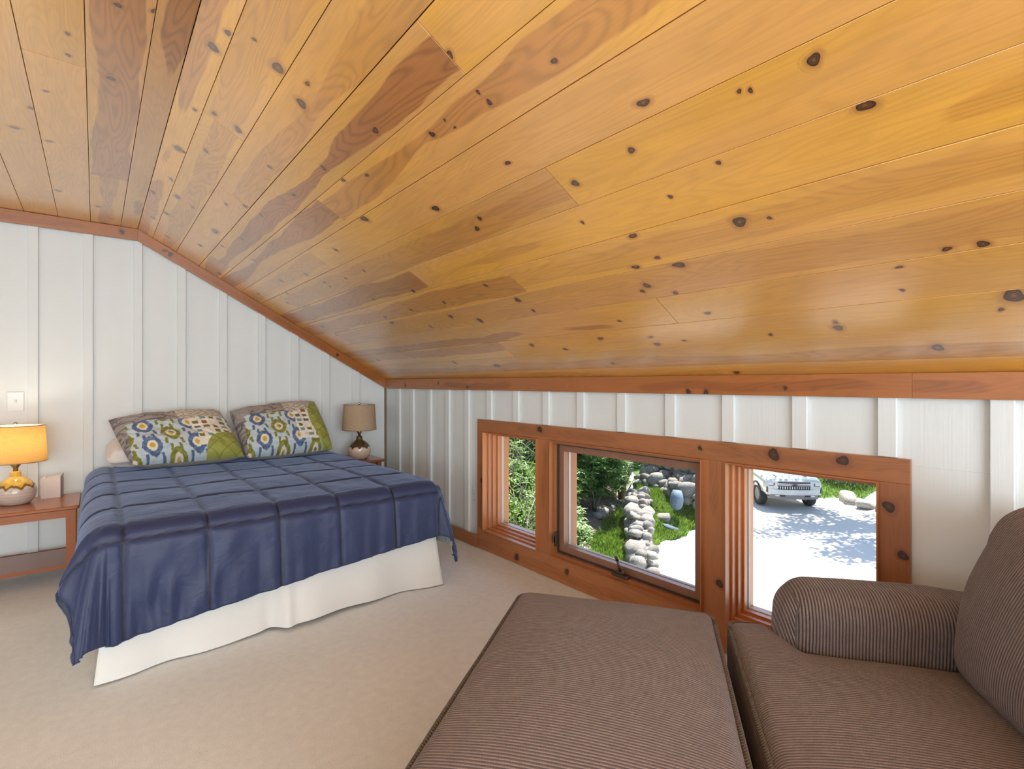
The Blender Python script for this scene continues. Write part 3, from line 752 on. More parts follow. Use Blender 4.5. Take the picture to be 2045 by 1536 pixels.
# ---- patchwork shams
def C(r, g, b): 
    f = lambda v: ((v/255 + .055)/1.055)**2.4 if v > 10 else v/255/12.92
    return (f(r), f(g), f(b))
BLUE, NAVYP, GREEN, OLIVE = C(104, 128, 160), C(76, 92, 128), C(150, 150, 66), C(118, 116, 48)
CREAM, YEL, GREYT, GREYD, TEAL, RUST = C(232, 222, 206), C(214, 170, 48), C(168, 152, 138), C(108, 100, 108), C(126, 152, 150), C(140, 90, 40)
def mixc(a, b, t): return tuple(a[i]*(1 - t) + b[i]*t for i in range(3))
def sham_color(u, v, kind):
    n1 = noise.noise(Vector((u*9, v*9, kind*3))); n2 = noise.noise(Vector((u*26, v*26, 5 + kind))); jag = noise.noise(Vector((u*70, v*8, 2)))*.018
    gx, gy, gr = ((.97, -.05, .43) if kind == 0 else (1.05, .42, .35))
    dd = math.hypot((u - gx)*1.25, (v - gy)*(1 if kind == 0 else .62))
    if dd < gr and (kind == 0 or u > .62):
        q = abs(((u + v)*6) % 1 - .5) < .05 or abs(((u - v)*6) % 1 - .5) < .05
        return mixc(mixc(GREEN, C(172, 174, 84), .5 + n1), OLIVE, .55 if q else 0)
    if v > .68 + .02*math.sin(u*9) or u < .01 + .10*v:
        if u > .53:
            q = abs(math.sin(u*46 + 2.2*math.sin(v*38))*math.cos(v*42 + 1.6*math.sin(u*30))) < .25
            return mixc(C(214, 200, 182), C(132, 118, 108), .7 if q else .08)
        t = noise.noise(Vector((u*13 + 3*n1, v*11, 7)))
        if t > .12: return mixc(GREYD, C(140, 124, 118), max(0, n2)*.8)
        if -.04 < n1 + t*.5 < .02: return C(96, 90, 96)
        return mixc(GREYT, C(150, 152, 160), min(1, max(0, .5 - u*1.2 + n2*.4)))
    if u > .60 - .02*n1 and v > .12:
        cu, cv = (u - .60)/.085, (v - .14)/.095
        iu, iv = math.floor(cu), math.floor(cv); fu, fv = cu - iu, cv - iv
        hsh = (iu*7 + iv*13 + kind*5) % 6
        ok = (iu + iv*2) % 5 != 0
        if ok and .18 < fu + jag*4 < .80 and .20 < fv + n2*.05 < .78: return (TEAL, OLIVE, TEAL, GREYD, OLIVE, RUST)[hsh]
        return mixc(CREAM, C(244, 236, 226), .5 + n1)
    # ikat medallions
    pu = .19; ku = (u - .10)/pu; iu = math.floor(ku); fu = (ku - iu - .5)*2
    pv = .40; kv = (v + (.20 if iu % 2 else 0) + .02)/pv; iv = math.floor(kv); fv = (kv - iv - .5)*2
    ring_ = (abs(fu + jag*4)**1.6 + abs(fv*1.18)**1.6)
    main = (BLUE if (iu % 2 == 0) else GREEN); main2 = (NAVYP if (iu % 2 == 0) else OLIVE)
    if ring_ < .10: return YEL if iu % 2 == 0 or n2 > -.1 else GREYD
    if ring_ < .30: return CREAM
    if ring_ < .80: return mixc(main, main2, min(1, max(0, .5 + n2*1.5)))
    if abs(abs(fu) - .55 + .2*fv) < .13 and abs(fv) > .55: return mixc(main2, main, .4)
    return mixc(C(206, 212, 214), C(186, 200, 210), .5 + n2)
def sham(name, label, BLc, BR, TL, TR, kind, thick=.125):
    BLc, BR, TL, TR = map(Vector, (BLc, BR, TL, TR)); c = (BLc + BR + TL + TR)/4
    nrm = (BR - BLc).cross(TL - BLc).normalized()
    m = MB(); cols = []
    nu, nv = 150, 120
    for side in (1, -1):
        base = len(m.v)
        for i in range(nu + 1):
            for j in range(nv + 1):
                u, v = i/nu, j/nv; a, b = 2*u - 1, 2*v - 1
                p = BLc*(1 - u)*(1 - v) + BR*u*(1 - v) + TL*(1 - u)*v + TR*u*v
                pull = 1 + .012*(1 - b*b) - .03*abs(b)**3*0; pullv = 1 + .03*(1 - a*a)
                p = c + (p - c)*1.0
                ctr = BLc*(1 - .5)*(1 - v) + BR*.5*(1 - v) + TL*.5*v + TR*.5*v
                p = ctr + (p - ctr)*pull
                ctr2 = (BLc*(1 - u) + BR*u)*.5 + (TL*(1 - u) + TR*u)*.5
                p = ctr2 + (p - ctr2)*pullv
                t = max(0, (1 - a**4)*(1 - b**4))**.55
                wv = noise.noise(Vector((u*5, v*5, kind*4 + side)))*.014 + noise.noise(Vector((u*16, v*16, kind)))*.006
                q = .0035*(abs(math.sin((u*1.3 + v)*20))*abs(math.sin((u*1.3 - v)*20)))
                p = p + nrm*side*(thick*t*(1 - .15*b) + (wv + q)*min(1, t*1.5))
                m.v.append(tuple(p)); cols.append(sham_color(u, v, kind) if side > 0 else C(170, 165, 160))
        for i in range(nu):
            for j in range(nv):
                f = (base + i*(nv + 1) + j, base + (i + 1)*(nv + 1) + j, base + (i + 1)*(nv + 1) + j + 1, base + i*(nv + 1) + j + 1)
                m.f.append(f if side > 0 else f[::-1]); m.mi.append(0)
    o = m.build(name, SHAM, None, smooth=True, attrs={'col': cols}, fix=False)
    tag(o, label, 'pillow', 'patchwork pillows on the bed'); return o
sham('patchwork_pillow', 'patchwork pillow with a green quilted half-round at its bottom right corner', (.19, 4.19, .675), (.86, 4.19, .675), (.07, 4.47, .965), (.745, 4.50, 1.005), 0)
sham('patchwork_pillow', 'patchwork pillow with a green quilted band down its right side', (.875, 4.17, .665), (1.52, 4.19, .675), (.81, 4.47, 1.000), (1.475, 4.52, 1.06), 1)
def plain_pillow(M, label):
    def df(p, u):
        t = (1 - u[0]**4)*(1 - u[1]**4); p = p.copy(); p.z *= .25 + .75*max(0, t)**.5; return p
    o = soft('bed_pillow', PILLOWW, None, M, (.34, .14, .085), .05, (30, 22, 6), df)
    tag(o, label, 'pillow', 'plain pillows behind the patchwork ones'); return o
plain_pillow(Matrix.Translation((.40, 4.485, .735)) @ Matrix.Rotation(.35, 4, 'X'), 'pale pink plain pillow poking out left behind the green-cornered patchwork pillow')
plain_pillow(Matrix.Translation((1.12, 4.485, .735)) @ Matrix.Rotation(.35, 4, 'X'), 'pale pink plain pillow showing in the gap between the two patchwork pillows')

# ---- nightstands
def taper_leg(name, p, w0, w1, h, mat, parent, lean=(0, 0)):
    m = MB(); a, b = w0/2, w1/2; x, y, z = p
    vs = [(x - b + lean[0], y - b + lean[1], z), (x + b + lean[0], y - b + lean[1], z), (x + b + lean[0], y + b + lean[1], z), (x - b + lean[0], y + b + lean[1], z),
          (x - a, y - a, z + h), (x + a, y - a, z + h), (x + a, y + a, z + h), (x - a, y + a, z + h)]
    m.add(vs, [(0, 3, 2, 1), (4, 5, 6, 7), (0, 1, 5, 4), (1, 2, 6, 5), (2, 3, 7, 6), (3, 0, 4, 7)])
    return m.build(name, mat, parent)
ns = empty('nightstand', (-.40, 4.27, 0)); tag(ns, 'reddish brown nightstand with a lower shelf left of the bed', 'nightstand')
NX0, NX1, NY0, NY1, NZ = -.735, -.072, 4.035, 4.515, .482
def rounded_top(x0, x1, y0, y1, z0, z1, r, name, mat, parent):
    poly = []
    for (cx, cy, a0) in ((x1 - r, y1 - r, 0), (x0 + r, y1 - r, 90), (x0 + r, y0 + r, 180), (x1 - r, y0 + r, 270)):
        for k in range(7): a = math.radians(a0 + 15*k); poly.append((cx + r*math.cos(a), cy + r*math.sin(a)))
    m = MB(); n = len(poly); e = .004; vs = []
    cx, cy = (x0 + x1)/2, (y0 + y1)/2
    for (z, ins) in ((z0, .006), (z0 + .006, 0), (z1 - e, 0), (z1, e)):
        for (px, py) in poly: vs.append((px - math.copysign(ins, px - cx), py - math.copysign(ins, py - cy), z))
    fs = [tuple(range(n))[::-1], tuple(range(3*n, 4*n))]
    for l in range(3): fs += [(l*n + i, l*n + (i + 1) % n, (l + 1)*n + (i + 1) % n, (l + 1)*n + i) for i in range(n)]
    m.add(vs, fs); return m.build(name, mat, parent)
rounded_top(NX0, NX1, NY0, NY1, NZ - .022, NZ, .018, 'top', STAND, ns)
m = MB(); t = .02
m.box((NX0 + .06, NY0 + .022, NZ - .068), (NX1 - .06, NY0 + .042, NZ - .022)); m.box((NX0 + .06, NY1 - .042, NZ - .068), (NX1 - .06, NY1 - .022, NZ - .022))
m.box((NX0 + .024, NY0 + .06, NZ - .068), (NX0 + .044, NY1 - .06, NZ - .022)); m.box((NX1 - .044, NY0 + .06, NZ - .068), (NX1 - .024, NY1 - .06, NZ - .022))
m.build('apron', STAND, ns)
for lx in (NX0 + .042, NX1 - .042):
    for ly in (NY0 + .040, NY1 - .040): taper_leg('leg', (lx, ly, 0), .046, .036, NZ - .022, STAND, ns)
m = MB(); m.box((NX0 + .03, NY0 + .03, .108), (NX1 - .03, NY1 - .03, .126), .002); m.build('shelf', STAND, ns)

ns2 = empty('nightstand', (1.78, 4.33, 0)); tag(ns2, 'walnut brown nightstand in the corner right of the bed', 'nightstand')
rounded_top(1.60, 1.985, 4.17, 4.60, .530, .552, .03, 'top', STAND2, ns2)
m = MB(); m.box((1.66, 4.22, .49), (1.92, 4.235, .53)); m.box((1.66, 4.535, .49), (1.92, 4.55, .53)); m.box((1.655, 4.24, .49), (1.67, 4.53, .53)); m.box((1.905, 4.24, .49), (1.92, 4.53, .53)); m.build('apron', STAND2, ns2)
for lx in (1.65, 1.935):
    for ly in (4.215, 4.555): taper_leg('leg', (lx, ly, 0), .034, .022, .530, STAND2, ns2, ((-.02 if lx < 1.7 else .02), (-.02 if ly < 4.4 else .02)))

# ---- lamps
def lamp(loc, label, cer, shade, lit):
    L = empty('table_lamp', loc); tag(L, label, 'lamp'); x, y, z = loc
    prof = [(.0, .0), (.060, .0), (.066, .004)]
    for k in range(13):
        a = k/12; prof.append((.068 + .030*math.sin(a*PI*.5)**.8 if a < .5 else 0, .006 + a*.15))
    prof = [(.0, .001), (.062, .001), (.072, .008), (.086, .026), (.096, .050), (.099, .070), (.097, .090), (.089, .112), (.075, .132), (.058, .148), (.042, .159), (.031, .165), (.027, .170), (.026, .195), (.023, .200), (.0, .201)]
    M = Matrix.Translation(loc)
    b = MB().lathe(prof, 48).build('base', cer, L, smooth=True, fix=True, M=M); b['label'] = 'round two-tone glazed ceramic base'
    MB().lathe([(0, .198), (.012, .199), (.012, .222), (.017, .226), (.017, .258), (.0, .262)], 20).build('socket', BRASS, L, smooth=True, M=M)
    zb, zt, rb, rt = .258, .478, .147, .134
    sh = MB(); sh.lathe([(rb, zb), (rt, zt)], 64); s = sh.build('shade', shade, L, smooth=True, fix=False, M=M)
    ln = MB(); ln.lathe([(rt - .002, zt), (rb - .002, zb)], 64); ln.build('shade_lining', SHADE_LIT_IN if lit else SHADE_IN, s, smooth=True, fix=False, M=M)
    for r_, z_ in ((rb, zb), (rt, zt)):
        tr = MB(); tr.tube([(r_*math.cos(2*PI*k/48), r_*math.sin(2*PI*k/48), z_) for k in range(48)], .0022, 6, closed=True); tr.build('shade_rim', BRASS, s, smooth=True, M=M)
    h = MB()
    for sg in (-1, 1):
        h.tube([(sg*.012, 0, .225), (sg*.045, 0, .27), (sg*.050, 0, .36), (sg*.03, 0, .43), (0, 0, .462)], .0022, 6)
    for k in range(3):
        a = 2*PI*k/3 + .4; h.tube([(0, 0, .464), (.06*math.cos(a), .06*math.sin(a), .466), (rt*math.cos(a), rt*math.sin(a), zt - .003)], .002, 6)
    h.build('harp', BRASS, L, smooth=True, M=M)
    MB().lathe([(0, .462), (.006, .464), (.005, .474), (.011, .482), (.012, .490), (.008, .498), (0, .500)], 20).build('finial', STEEL, L, smooth=True, M=M)
    bu = MB().lathe([(0, .262), (.014, .264), (.016, .285), (.030, .315), (.030, .335), (.018, .355), (0, .362)], 20)
    bu.build('bulb', BULB if lit else WPLAIN, L, smooth=True, M=M)
    if lit:
        for zz, e in ((.385, 2.6),):
            l = bpy.data.lights.new('lamp_bulb', 'POINT'); l.energy = e; l.color = (1, .91, .74); l.shadow_soft_size = .03
            o = bpy.data.objects.new('lamp_bulb', l); COL.objects.link(o); o.location = (x, y, z + zz); attach(o, L)
    return L
mm = Mat('lit_bulb'); mm.base((1, .9, .7)); mm.set(Emission_Color=(1, .85, .6), Emission_Strength=6.0); BULB = mm.m
mm = Mat('cream_shade_lining'); mm.base((.9, .86, .76)); tt = mm.nt.nodes.new('ShaderNodeBsdfTranslucent'); tt.inputs[0].default_value = (.9, .84, .7, 1)
mx = mm.nt.nodes.new('ShaderNodeMixShader'); mx.inputs[0].default_value = .5; mm.nt.links.new(mm.b.outputs[0], mx.inputs[1]); mm.nt.links.new(tt.outputs[0], mx.inputs[2]); mm.nt.links.new(mx.outputs[0], mm.out.inputs[0]); SHADE_LIT_IN = mm.m
CER1 = ceramic_mat('amber_over_cream_glaze', (.62, .36, .05), (.62, .52, .46), .098)
CER2 = ceramic_mat('olive_brown_over_cream_glaze', (.085, .050, .012), (.70, .55, .43), .098)
lamp((-.376, 4.33, NZ), 'lit table lamp with a glowing yellow drum shade', CER1, SHADE_LIT, True)
lamp((1.808, 4.335, .552), 'unlit table lamp with a tan drum shade in the corner', CER2, SHADE_OFF, False)
# ---- tissue box
tb = empty('tissue_box', (-.22, 4.44, NZ)); tag(tb, 'small pale pink tissue box beside the lit lamp', 'box')
m = MB(); q = frame((-.268, 4.408, NZ), (1, -.02, 0), (.14, 1, 0)); bw, bd, bh = .094, .090, .132
def bx(u, v, w): return tuple(q @ Vector((u*bw, v*bd, w*bh)))
m.add([bx(0, 0, 0), bx(1, 0, 0), bx(1, 1, 0), bx(0, 1, 0), bx(0, 0, .97), bx(1, 0, .99), bx(1, 1, 1), bx(0, 1, .97),
       bx(.15, .2, .97), bx(.85, .2, .99), bx(.85, .8, 1), bx(.15, .8, .97), bx(.15, .2, .7), bx(.85, .2, .7), bx(.85, .8, .7), bx(.15, .8, .7)],
      [(3, 2, 1, 0), (0, 1, 5, 4), (1, 2, 6, 5), (2, 3, 7, 6), (3, 0, 4, 7), (4, 5, 9, 8), (5, 6, 10, 9), (6, 7, 11, 10), (7, 4, 8, 11), (8, 9, 13, 12), (9, 10, 14, 13), (10, 11, 15, 14), (11, 8, 12, 15), (12, 13, 14, 15)])
m.build('carton', plain('pale_pink_card', (.66, .55, .51), .6, 0, .1), tb)
m = MB(); m.add([bx(.98, .0, .99), bx(1.03, .55, 1.12), bx(1.02, 1.0, 1.10), bx(1.0, 1.0, .99), bx(1.04, .5, .9)], [(0, 4, 1), (4, 3, 2, 1)]); m.build('flap', plain('pink_card_inside', (.75, .66, .62), .6), tb, fix=False)
# ---- switch plate and outlet
sw = empty('light_switch', (-.405, 4.66, 1.1)); tag(sw, 'white light switch plate on the board wall above the lit lamp', 'switch')
MB().box((-.446, D + .014, 1.036), (-.364, D + .0215, 1.163), .003).build('plate', WPLAIN, sw); m = MB(); m.box((-.412, D + .010, 1.090), (-.398, D + .015, 1.112), .002); m.box((-.410, D + .001, 1.098), (-.400, D + .012, 1.108), .002); m.build('toggle', WPLAIN, sw)
ou = empty('wall_outlet', (2.2, 3.14, .36)); tag(ou, 'white outlet plate on the wall beside the left window casing', 'outlet')
MB().box((2.212, 3.105, .305), (2.2185, 3.178, .420), .002).build('plate', WPLAIN, ou)
for z in (.34, .385):
    s = MB().box((2.2105, 3.126, z - .014), (2.213, 3.156, z + .014), .002).build('receptacle', WPLAIN, ou)
    MB().box((2.2098, 3.134, z - .004), (2.2112, 3.136, z + .006)).box((2.2098, 3.146, z - .004), (2.2112, 3.148, z + .006)).build('slot', GASKET, s)

# ---- armchair and ottoman in brown corduroy (local x = toward the chair back, y = toward the window wall)
CM = frame((1.607, .883, 0), (.571, -.821, 0), (.821, .571, 0))
def at(x, y, z): return CM @ Matrix.Translation((x, y, z))
def ribtop(v, u): # ribs run front to back over the cushion and down its sides
    return (v.y + (0.0 if abs(u[1]) < .999 else math.copysign(1, u[1])*(-v.z)), v.x + v.z*.7)
def pipe_loop(pts, name, parent, r=.0065, closed=True):
    # resample finely so the braid follows
    P = [Vector(p) for p in pts]; m = MB(); m.tube(P, r, 8, closed=closed)
    n = 8; ribs = []; al = []; s = 0
    for i, p in enumerate(P):
        if i: s += (p - P[i - 1]).length
        for k in range(n): ribs.append(2*PI*k/n/2); al.append(s)
    return m.build(name, PIPING, parent, smooth=True, attrs={'rib': ribs, 'alo': al}, fix=False, M=CM.copy())
def rrect(x0, x1, y0, y1, r, z, zf=None, n=10, m_=30):
    pts = []
    def seg(a, b):
        for k in range(m_): t = k/m_; pts.append((a[0] + (b[0] - a[0])*t, a[1] + (b[1] - a[1])*t))
    cor = [((x1 - r, y1 - r), 0), ((x0 + r, y1 - r), 90), ((x0 + r, y0 + r), 180), ((x1 - r, y0 + r), 270)]
    for i, ((cx, cy), a0) in enumerate(cor):
        for k in range(n + 1): a = math.radians(a0 + 90*k/n); pts.append((cx + r*math.cos(a), cy + r*math.sin(a)))
        (nx, ny), a1 = cor[(i + 1) % 4]; a = math.radians(a1); b = math.radians(a0 + 90)
        seg((cx + r*math.cos(b), cy + r*math.sin(b)), (nx + r*math.cos(a), ny + r*math.sin(a)))
    return [(p[0], p[1], z if zf is None else z + zf(p[0], p[1])) for p in pts]
ot = empty('ottoman', CM @ Matrix.Translation((-.34, -.52, 0))); tag(ot, 'large brown corduroy ottoman pushed against the front of the armchair', 'ottoman')
OX0, OX1, OYa, OYb = -.682, -.004, -1.06, .012
ocx, ocy = (OX0 + OX1)/2, (OYa + OYb)/2; ohx, ohy = (OX1 - OX0)/2, (OYb - OYa)/2
def odef(p, u):
    p = p.copy()
    if u[2] > 0 or p.z > 0:
        c = (1 - abs(u[0])**2.6)*(1 - abs(u[1])**3.2); p.z += .046*max(0, c)
    p.z += noise.noise(Vector((p.x*4, p.y*4, 2)))*.004
    return p
soft('cushion', CORD, ot, at(ocx, ocy, .352), (ohx, ohy, .10), .040, (56, 80, 10), odef, ribtop)
soft('base', CORD, ot, at(ocx, ocy, .165), (ohx - .012, ohy - .012, .085), .02, (30, 40, 6), None, ribtop)
pipe_loop(rrect(OX0 + .006, OX1 - .006, OYa + .006, OYb - .006, .045, .439, lambda x, y: .003*noise.noise(Vector((x*5, y*5, 1)))), 'top_piping', ot)
pipe_loop(rrect(OX0 + .002, OX1 - .002, OYa + .002, OYb - .002, .04, .252), 'bottom_piping', ot)
for lx in (OX0 + .07, OX1 - .07):
    for ly in (OYa + .07, OYb - .07):
        MB().lathe([(0, 0), (.018, 0), (.026, .082), (0, .083)], 16).build('leg', DARKM, ot, smooth=True, M=at(lx, ly, 0))

ch = empty('armchair', CM @ Matrix.Translation((.5, -.6, 0))); tag(ch, 'wide brown corduroy armchair with rolled arms beside the right window', 'armchair')
# seat cushion with a wing in front of the arm (T shape)
sx0, sx1, sy0, sy1 = .03, .80, -1.22, .005
def sdef(p, u):
    p = p.copy(); px, py = p.x + (sx0 + sx1)/2, p.y + (sy0 + sy1)/2
    # narrow behind the wings so that the arms fit in
    k = min(max((px - .13)/.09, 0), 1); k = k*k*(3 - 2*k)
    cy = (sy0 + sy1)/2; hy = (sy1 - sy0)/2; nh = hy - .172*k
    p.y = p.y*nh/hy
    if p.z > 0:
        c = (1 - abs(u[0])**3)*(1 - abs(u[1])**4); p.z += .040*max(0, c)
    p.z += noise.noise(Vector((p.x*5, p.y*5, 7)))*.004
    return p
soft('seat_cushion', CORD, ch, at((sx0 + sx1)/2, (sy0 + sy1)/2, .350), ((sx1 - sx0)/2, (sy1 - sy0)/2, .09), .042, (64, 84, 10), sdef, ribtop)
pp = []
for (x, y, z) in rrect(sx0 + .006, sx1 - .006, sy0 + .006, sy1 - .006, .045, .427):
    k = min(max((x - .13)/.09, 0), 1); k = k*k*(3 - 2*k); hy = (sy1 - sy0)/2; cy = (sy0 + sy1)/2
    pp.append((x, cy + (y - cy)*(hy - .172*k)/hy, z))
pipe_loop(pp, 'seat_piping', ch)
soft('base', CORD, ch, at(.52, (sy0 + sy1)/2, .17), (.47, (sy1 - sy0)/2 - .005, .09), .02, (30, 44, 6), None, ribtop)
def ribarm(v, u): return (v.x + (0 if abs(u[0]) < .999 else math.copysign(1, u[0])*-.3*abs(v.z)), v.z + v.y)
def arm(y0, y1, name):
    hy = (y1 - y0)/2; cy = (y0 + y1)/2
    def df(p, u):
        p = p.copy()
        s = .5 + .5*u[2]
        p.y *= .86 + .20*s**2                        # rolled, wider toward the top
        front = max(0, (-u[0] - .3)/.7)
        p.z += -.004*u[0]*0 + .012*(1 - u[0]**2)*(1 if u[2] > 0 else 0)
        p.z -= .030*max(0, u[0])*(1 if u[2] > 0 else 0)
        p.x -= .018*(1 - u[1]**2)*(1 - u[2]**2)*(1 if u[0] < 0 else 0)
        return p
    return soft(name, CORD, ch, at(.578, cy, .362), (.402, hy, .240), .088, (60, 26, 34), df, ribarm)
arm(-.178, .052, 'arm'); arm(-1.277, -1.043, 'arm')
# back frame and loose back cushion
soft('back_frame', CORD, ch, at(.885, -.61, .47), (.095, .60, .40), .07, (14, 50, 34), None, lambda v, u: (v.y, v.z + v.x))
def bdef(p, u):
    p = p.copy(); s = .5 + .5*u[2]
    bul = (1 - abs(u[1])**2.4)*(1 - abs(u[2])**2.2)
    p.x += (-.075 if u[0] < 0 else .0)*max(0, bul)
    p.x += .13*s + noise.noise(Vector((p.y*5, p.z*5, 3)))*.008
    p.z += -.025*abs(u[1])**2.5*s + .012*math.exp(-((u[1] - .86)/.10)**2)*(1 if u[2] > .5 else 0)
    p.y += .035*u[1]*(math.sin(s*PI)*1.0) - .05*max(0, s - .55)*u[1]
    return p
bx_ = soft('back_cushion', CORD, ch, at(.655, -.600, .690), (.105, .435, .262), .095, (22, 70, 54), bdef, lambda v, u: (v.y + .05*math.sin(v.z*5) + (0 if abs(u[1]) < .999 else math.copysign(1, u[1])*v.x), v.z*1.0 + v.x))
for lx in (.12, .9):
    for ly in (-1.15, -.06):
        MB().lathe([(0, 0), (.018, 0), (.026, .082), (0, .083)], 16).build('leg', DARKM, ch, smooth=True, M=at(lx, ly, 0))

# ================================================================== outdoors
G = -2.75
def sstep(a, b, t): t = min(max((t - a)/(b - a), 0), 1); return t*t*(3 - 2*t)
WP = [(8.75, 6.40), (9.35, 6.95), (10.2, 7.62), (11.3, 8.50), (12.5, 9.42)]     # line of the retaining wall
def wall_side(x, y): return (x - 8.9)*.63 - (y - 6.5)*.777
def terrain(x, y):
    z = G
    b = y - .6*x - 2.75
    if b > 0: z += 2.6*(1 - math.exp(-.22*b))
    if wall_side(x, y) > -.15:
        e = y - (7.15 + .12*(x - 10)) ; z2 = G + .56*sstep(-.2, 2.0, e) + .05*max(0, min(e - 1, 6)); z = max(z2, G) if wall_side(x, y) > .0 else max(z, z2*.6 + z*.4)
    if x > 18.5: z += min(.22*(x - 18.5), 1.6)*sstep(7.0, 9.5, y)
    if x > 19.6: z += min(.10*(x - 19.6), .9)*(1 - sstep(7.0, 9.5, y))
    return z + .03*noise.noise(Vector((x*.8, y*.8, 0)))
def patch(fn, x0, x1, y0, y1, nx, ny, name, mat, lift=0.0):
    m = MB(); idx = {}
    for i in range(nx + 1):
        for j in range(ny + 1):
            x = x0 + (x1 - x0)*i/nx; y = y0 + (y1 - y0)*j/ny; idx[(i, j)] = len(m.v); m.v.append((x, y, terrain(x, y) + lift))
    for i in range(nx):
        for j in range(ny):
            x = x0 + (x1 - x0)*(i + .5)/nx; y = y0 + (y1 - y0)*(j + .5)/ny
            if fn(x, y): m.f.append((idx[(i, j)], idx[(i + 1, j)], idx[(i + 1, j + 1)], idx[(i, j + 1)])); m.mi.append(0)
    return m.build(name, mat, None, smooth=True, fix=False)
drive = struct(patch(lambda x, y: True, 2.3, 46, -14, 40, 190, 230, 'ground', GRAVEL))
tb_ = struct(patch(lambda x, y: x > 13.25 + .25*(y - 7.5) and wall_side(x, y) > -1 and ((x - 16.8)*-.689 + (y - 6.6)*.725) > 1.9 and y > 8.0, 12, 40, 7, 40, 110, 120, 'turf_terrace', TURF, .015))
def jit(x, y, a=.35): return a*noise.noise(Vector((x*1.7, y*1.7, 3)))
def in_mound(x, y): return wall_side(x, y) > .1 and y + jit(x, y) > 7.15 + .12*(x - 10) and x < 15.5 and y < 7.9 + (x - 10)*.85 and x < 13.6 + .25*(y - 7.5)
def in_low(x, y): return wall_side(x, y) < -.1 and (y - .6*x) + jit(x, y, .25) < 2.8 and x > 7.0 and (y - .6*x) > 1.2 and x < 13.5
def in_right(x, y): return x > 19.2 and y > 5.7 - .35*(x - 19.2)*0 and y < 10 and (x - 19.4) > (6.9 - y)*.75 + jit(x, y)
tf = struct(patch(in_mound, 8.5, 16, 6.5, 13, 90, 80, 'turf_mound', TURF, .012)); tl = struct(patch(in_low, 6.5, 14, 5, 13, 80, 80, 'turf_bank', TURF, .012))
tr_ = struct(patch(in_right, 17.5, 30, 3, 11, 90, 70, 'turf_verge', TURF, .012))
mu = struct(patch(lambda x, y: (y - .6*x) + jit(x, y, .25) >= 2.8 and wall_side(x, y) < 0, 2.5, 24, 4, 30, 130, 140, 'mulch_bank', SOIL, .012))
fl = struct(patch(lambda x, y: wall_side(x, y) < 6 and not (y - .6*x < 6 and x < 24) and x > 12 or (x > 21 and (y > 9 or y < 2.5)), 10, 46, -14, 40, 90, 130, 'turf_hill', TURF, .02))
def grass(name, label, test, box, n, h, spots=None):
    m = MB(); lv = []; r = random.Random(n); c = 0
    while c < n:
        x = r.uniform(box[0], box[1]); y = r.uniform(box[2], box[3])
        if not test(x, y): continue
        c += 1; z = terrain(x, y); a = r.uniform(0, 2*PI); hh = h*r.uniform(.5, 1.3)*(1 + .7*noise.noise(Vector((x*1.5, y*1.5, 5)))); w = .010
        dx, dy = math.cos(a), math.sin(a); bx2, by2 = r.uniform(-.5, .5)*hh, r.uniform(-.5, .5)*hh
        m.add([(x - dx*w, y - dy*w, z), (x + dx*w, y + dy*w, z), (x + bx2*.3 + dx*w*.7, y + by2*.3 + dy*w*.7, z + hh*.6), (x + bx2, y + by2, z + hh)], [(0, 1, 2), (0, 2, 3)])
        v = r.random(); lv += [v*.5, v*.5, v, min(1, v + .2)]
    o = m.build(name, GRASS, None, attrs={'lv': lv}, fix=False); tag(o, label, 'grass', None, 'stuff'); return o
grass('grass', 'tall bright grass on the raised mound around the blue stone', in_mound, (9, 15.5, 7, 12.5), 15000, .15)
grass('grass', 'shaded grass at the foot of the low retaining wall', in_low, (7, 13.5, 5.5, 12), 11000, .13)
grass('grass', 'green grass verge to the right of the parked truck', in_right, (19.2, 28, 4, 9.5), 9000, .16)

# stones
def stone_mesh(i):
    r = random.Random(100 + i); bm = bmesh.new(); bmesh.ops.create_icosphere(bm, subdivisions=2, radius=1)
    s = (r.uniform(.85, 1.2), r.uniform(.7, 1.0), r.uniform(.6, .85))
    for v in bm.verts:
        p = v.co.copy(); k = 1 + .28*noise.noise(p*1.3 + Vector((i*7, 0, 0))) 
        q = Vector([math.copysign(abs(c)**.72, c) for c in p])*k
        v.co = Vector((q.x*s[0], q.y*s[1], q.z*s[2]))
    me = bpy.data.meshes.new('stone'); bm.to_mesh(me); bm.free(); me.materials.append(STONE)
    me.polygons.foreach_set('use_smooth', [True]*len(me.polygons)); return me
SM = [stone_mesh(i) for i in range(9)]
def put_stone(parent, name, p, sc, r, mat=None, me=None):
    o = bpy.data.objects.new(name, me or r.choice(SM)); COL.objects.link(o)
    Mx = Matrix.Translation(p) @ Matrix.Rotation(r.uniform(0, 6.28), 4, 'Z') @ Matrix.Rotation(r.uniform(-.6, .6), 4, 'X') @ Matrix.Rotation(r.uniform(-.4, .4), 4, 'Y') @ Matrix.Diagonal((*sc, 1))
    o.matrix_world = Mx; o['seed'] = r.random()
    if parent is not None: attach(o, parent)
    return o
def along(path, s):
    for (a, b) in zip(path[:-1], path[1:]):
        L = math.hypot(b[0] - a[0], b[1] - a[1])
        if s <= L: return (a[0] + (b[0] - a[0])*s/L, a[1] + (b[1] - a[1])*s/L), ((b[0] - a[0])/L, (b[1] - a[1])/L)
        s -= L
    return None, None
